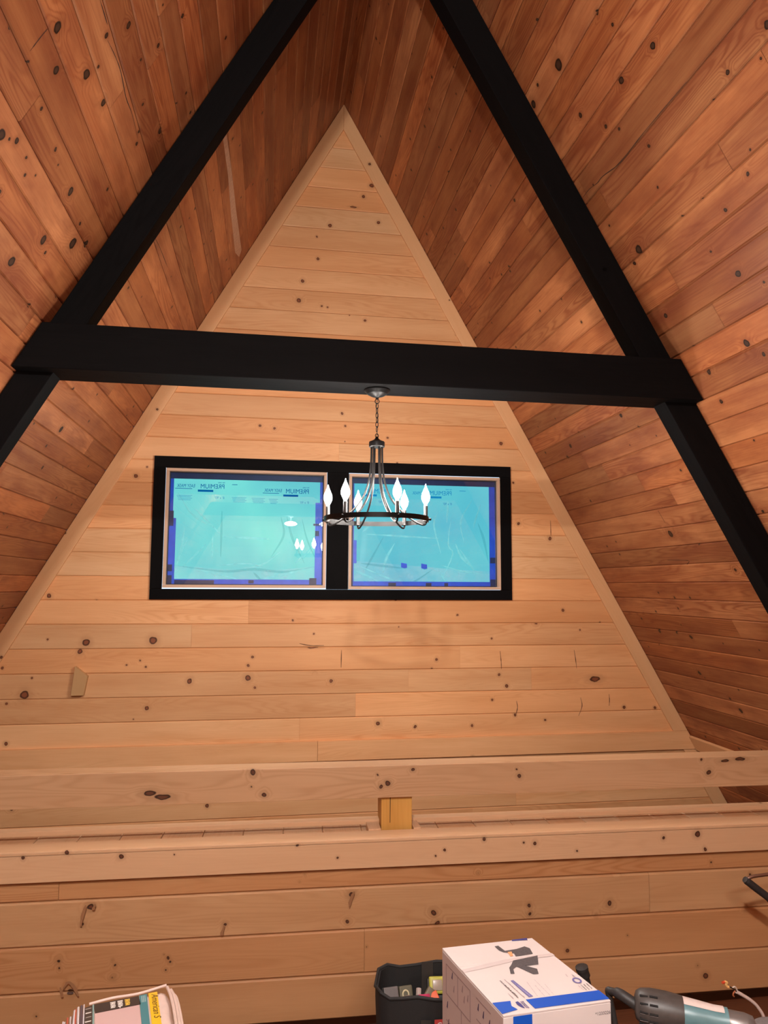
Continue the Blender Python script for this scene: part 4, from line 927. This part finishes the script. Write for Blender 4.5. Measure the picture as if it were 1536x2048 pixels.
# raised pale edge folds at the right end
for k_, (x_, z_) in enumerate(((.298, .006), (.309, .001), (.318, -.010))):
    bm = bmesh.new(); tube(bm, [PP(x_-.006, .002+.012*k_, z_), PP(x_, .06, z_+.002), PP(x_+.003, .14, z_), PP(x_+.002, .24, z_), PP(x_, .33, z_)], .005, 8, 5); fin(bm, 'film_fold', WRAP, pk, True)
bm = bmesh.new(); tube(bm, [PP(.05, .004, .001), PP(.12, .000, .004), PP(.2, .002, .003), PP(.29, -.004, .010)], .004, 8, 5); fin(bm, 'film_fold', WRAP, pk, True)
settle(pk)

# ---------------- angle grinder on a low stool ----------------
TZ = .61
gr = empty('angle_grinder', (1.2, 2.0, TZ)); tag(gr, 'dusty corded angle grinder with a black vented rear and teal body, lower right corner', 'power tool')
ga = Vector((1.075, 2.055, TZ)); gd = Vector((.236, -.105, -.012)).normalized()
gs = Vector((0, 0, 1)).cross(gd).normalized(); gu = gd.cross(gs)
if gu.z < 0: gu = -gu
GMt = Matrix(((gd.x, gs.x, gu.x, ga.x), (gd.y, gs.y, gu.y, ga.y), (gd.z, gs.z, gu.z, ga.z), (0, 0, 0, 1)))
TEAL = plain('teal_body', (.10, .20, .22), .35, noise=.15, nscale=40); PLBL = plain('pale_label', (.62, .50, .46), .4, noise=.15, nscale=60)
def oval(bm, secs, n=28, ribs=0):
    rg = []
    for x, ry, rz in secs:
        rg.append([bm.verts.new(GMt @ Vector((x, ry*(1+ribs*(i % 2))*math.cos(2*math.pi*i/n), rz*(1+ribs*(i % 2))*math.sin(2*math.pi*i/n)))) for i in range(n)])
    for a, b in zip(rg, rg[1:]):
        for i in range(n): bm.faces.new((a[i], b[i], b[(i+1) % n], a[(i+1) % n]))
    bm.faces.new(rg[0]); bm.faces.new(rg[-1][::-1]); bmesh.ops.recalc_face_normals(bm, faces=bm.faces[:])
bm = bmesh.new(); oval(bm, [(-.012, .020, .020), (-.008, .034, .034), (.004, .043, .042), (.03, .047, .046), (.075, .047, .046), (.105, .045, .043), (.118, .043, .041)], 36, .025)
rear = fin(bm, 'rear_housing', DIRTY, gr, True, 50); rear['label'] = 'dusty black rear housing with cooling vents'
VENT = plain('vent_dark', (.004, .003, .003), .8)
for k_ in range(5):
    for c_ in range(2):
        th = math.radians(150-27*k_+180*0); bm = bmesh.new(); x0_, x1_ = (.0, .022) if c_ == 0 else (.026, .048)
        r0 = .044 if c_ == 0 else .0475
        P = [GMt @ Vector((x_, -(r0*(.985 if x_ == x0_ and c_ == 0 else 1))*math.sin(th), r0*-math.cos(th)*.98)) for x_ in (x0_, x1_)]
        tube(bm, P, .0032, 8); v_ = fin(bm, 'vent_slot', VENT, rear, True)
        bm = bmesh.new(); P = [p+Vector((0, 0, -.004)) for p in P]; tube(bm, P, .0012, 6); fin(bm, 'vent_lip', STEEL, rear, True)
bm = bmesh.new(); oval(bm, [(.117, .040, .038), (.122, .041, .040), (.16, .038, .037), (.21, .034, .033), (.235, .036, .035)], 32)
fin(bm, 'body', TEAL, gr, True, 50)
bm = bmesh.new()
for (x_, r_), (x2, r2) in zip(((.118, .0425), (.16, .0395), (.20, .036)), ((.16, .0395), (.20, .036), (.225, .0365))):
    for a0, a1 in ((60, 75), (75, 90), (90, 105), (105, 120)):
        q = [GMt @ Vector((xx, rr_*math.cos(math.radians(aa)), rr_*math.sin(math.radians(aa))*.985)) for xx, rr_, aa in ((x_, r_, a0), (x2, r2, a0), (x2, r2, a1), (x_, r_, a1))]
        bm.faces.new([bm.verts.new(p) for p in q])
bmesh.ops.remove_doubles(bm, verts=bm.verts[:], dist=1e-5)
fin(bm, 'top_label', PLBL, gr, True)
bm = bmesh.new(); oval(bm, [(.234, .030, .030), (.24, .034, .030), (.28, .033, .030), (.30, .026, .026), (.305, .016, .016)], 24); fin(bm, 'gear_head', plain('cast_grey', (.22, .20, .19), .4, metal=.6), gr, True, 50)
wc = Vector((1.402, 1.905, TZ-.012))
bm = bmesh.new(); lathe(bm, [(.0001, .006), (.012, .007), (.016, .006), (.020, .001), (.058, .003), (.062, .001), (.062, -.004), (.0001, -.005)], wc, 40)
fin(bm, 'grinding_disc', plain('worn_grey_disc', (.14, .115, .11), .8, noise=.5, nscale=90), gr, True, 40)['label'] = 'round mottled grey disc'
bm = bmesh.new(); lathe(bm, [(.0001, .016), (.010, .015), (.013, .010), (.013, .005), (.0001, .005)], wc+Vector((.008, -.018, 0)), 20); fin(bm, 'disc_nut', plain('pinkish_nut', (.62, .28, .20), .4), gr, True, 40)
# cord sleeve and hanging cord
c0 = GMt @ Vector((-.008, 0, 0))
bm = bmesh.new(); tube(bm, [c0+Vector((.004, 0, -.004)), c0+Vector((-.03, .03, .012)), Vector((1.022, 2.126, TZ+.004))], [.015]*9+[.011]*4, 12, 6); fin(bm, 'cord_sleeve', RUBBER, gr, True)
bm = bmesh.new(); e_ = Vector((1.022, 2.126, TZ+.004)); tube(bm, [e_+Vector((.006, -.008, 0)), e_+Vector((-.004, .003, .001)), e_+Vector((.0, .004, -.02)), e_+Vector((.014, .0, -.10)), e_+Vector((.03, -.01, -.22)), e_+Vector((.05, 0, -.4)), e_+Vector((.08, .02, -TZ+.012)), e_+Vector((.18, .06, -TZ+.010)), e_+Vector((.3, .02, -TZ+.010))], .0095, 10, 5); fin(bm, 'power_cord', RUBBER, gr, True)
settle(gr)
st_ = empty('stool', (1.3, 1.98, 0)); tag(st_, 'low dark wooden stool carrying the angle grinder', 'stool')
bm = bmesh.new(); SM = RB(1.275, 1.945, 0, math.atan2(gd.y, gd.x)); bx(bm, (-.13, -.07, TZ-.088), (.19, .05, TZ-.052), SM); bevel(bm, .004, 2); fin(bm, 'seat', FLOORM, st_)
for x_ in (-.10, .15):
    for y_ in (-.05, .02):
        bm = bmesh.new(); bx(bm, (x_, y_, .001), (x_+.03, y_+.03, TZ-.088), SM); fin(bm, 'leg', FLOORM, st_)
settle(st_)

# ---------------- cable, handle, gripped bar ----------------
ec = empty('electric_cable', (1.86, 2.60, 0)); tag(ec, 'white electrical cable with a stripped end of coloured wires, rising beside the low wall', 'cable')
bm = bmesh.new(); tube(bm, [(1.90, 2.62, .001), (1.885, 2.61, .10), (1.862, 2.60, .20), (1.838, 2.60, .244), (1.812, 2.60, .269), (1.780, 2.60, .290), (1.752, 2.60, .306)], .0062, 10, 6); fin(bm, 'sheath', plain('off_white_sheath', (.62, .48, .42), .4), ec, True)
for P, col, r in (([(1.754, 2.60, .305), (1.744, 2.60, .315), (1.735, 2.60, .320), (1.722, 2.60, .327)], (.02, .015, .012), .0024), ([(1.722, 2.60, .325), (1.716, 2.60, .327), (1.710, 2.60, .336), (1.714, 2.598, .342), (1.706, 2.598, .346)], (.85, .50, .18), .0042), ([(1.706, 2.60, .345), (1.700, 2.60, .342), (1.696, 2.60, .343)], (.55, .06, .02), .0046), ([(1.756, 2.60, .306), (1.752, 2.60, .318), (1.745, 2.60, .324), (1.738, 2.602, .320)], (.55, .42, .34), .0028), ([(1.748, 2.60, .31), (1.740, 2.60, .302), (1.738, 2.60, .294), (1.742, 2.60, .290)], (.35, .10, .04), .0026)):
    bm = bmesh.new(); tube(bm, P, r, 8, 4); fin(bm, 'wire', plain('wire_col', col, .35), ec, True)
settle(ec)
th_ = empty('long_handled_hammer', (1.20, 2.70, 0)); tag(th_, 'rounded black handle poking up behind the right edge of the white carton', 'tool')
bm = bmesh.new(); tube(bm, [(1.245, 2.66, .01), (1.235, 2.67, .15), (1.220, 2.69, .26), (1.203, 2.70, .335), (1.190, 2.70, .372), (1.186, 2.70, .388)], [.012]*12+[.016]*8+[.022]*5+[.024]*5+[.014], 14, 6)
fin(bm, 'grip', RUBBER, th_, True)
bm = bmesh.new(); bx(bm, (1.20, 2.62, .001), (1.29, 2.70, .03)); bevel(bm, .004, 2); fin(bm, 'head', STEEL, th_)
settle(th_)
gb_ = empty('gripped_bar', (2.1, 2.85, 0)); tag(gb_, 'steel bar meeting a black rubber grip in a point, near the low wall, far right', 'tool')
bm = bmesh.new(); tube(bm, [(1.985, 2.85, .594), (2.012, 2.85, .606), (2.09, 2.85, .612), (2.32, 2.85, .628), (2.335, 2.85, .61), (2.335, 2.85, .006)], .0072, 10, 4); fin(bm, 'bar', STEEL, gb_, True)
bm = bmesh.new(); tube(bm, [(1.980, 2.850, .598), (1.988, 2.850, .592), (2.03, 2.85, .560), (2.075, 2.85, .527), (2.11, 2.85, .500)], [.006]+[.013]*5+[.0155]*15+[.017]*4, 14, 6); fin(bm, 'grip', RUBBER, gb_, True)
settle(gb_)
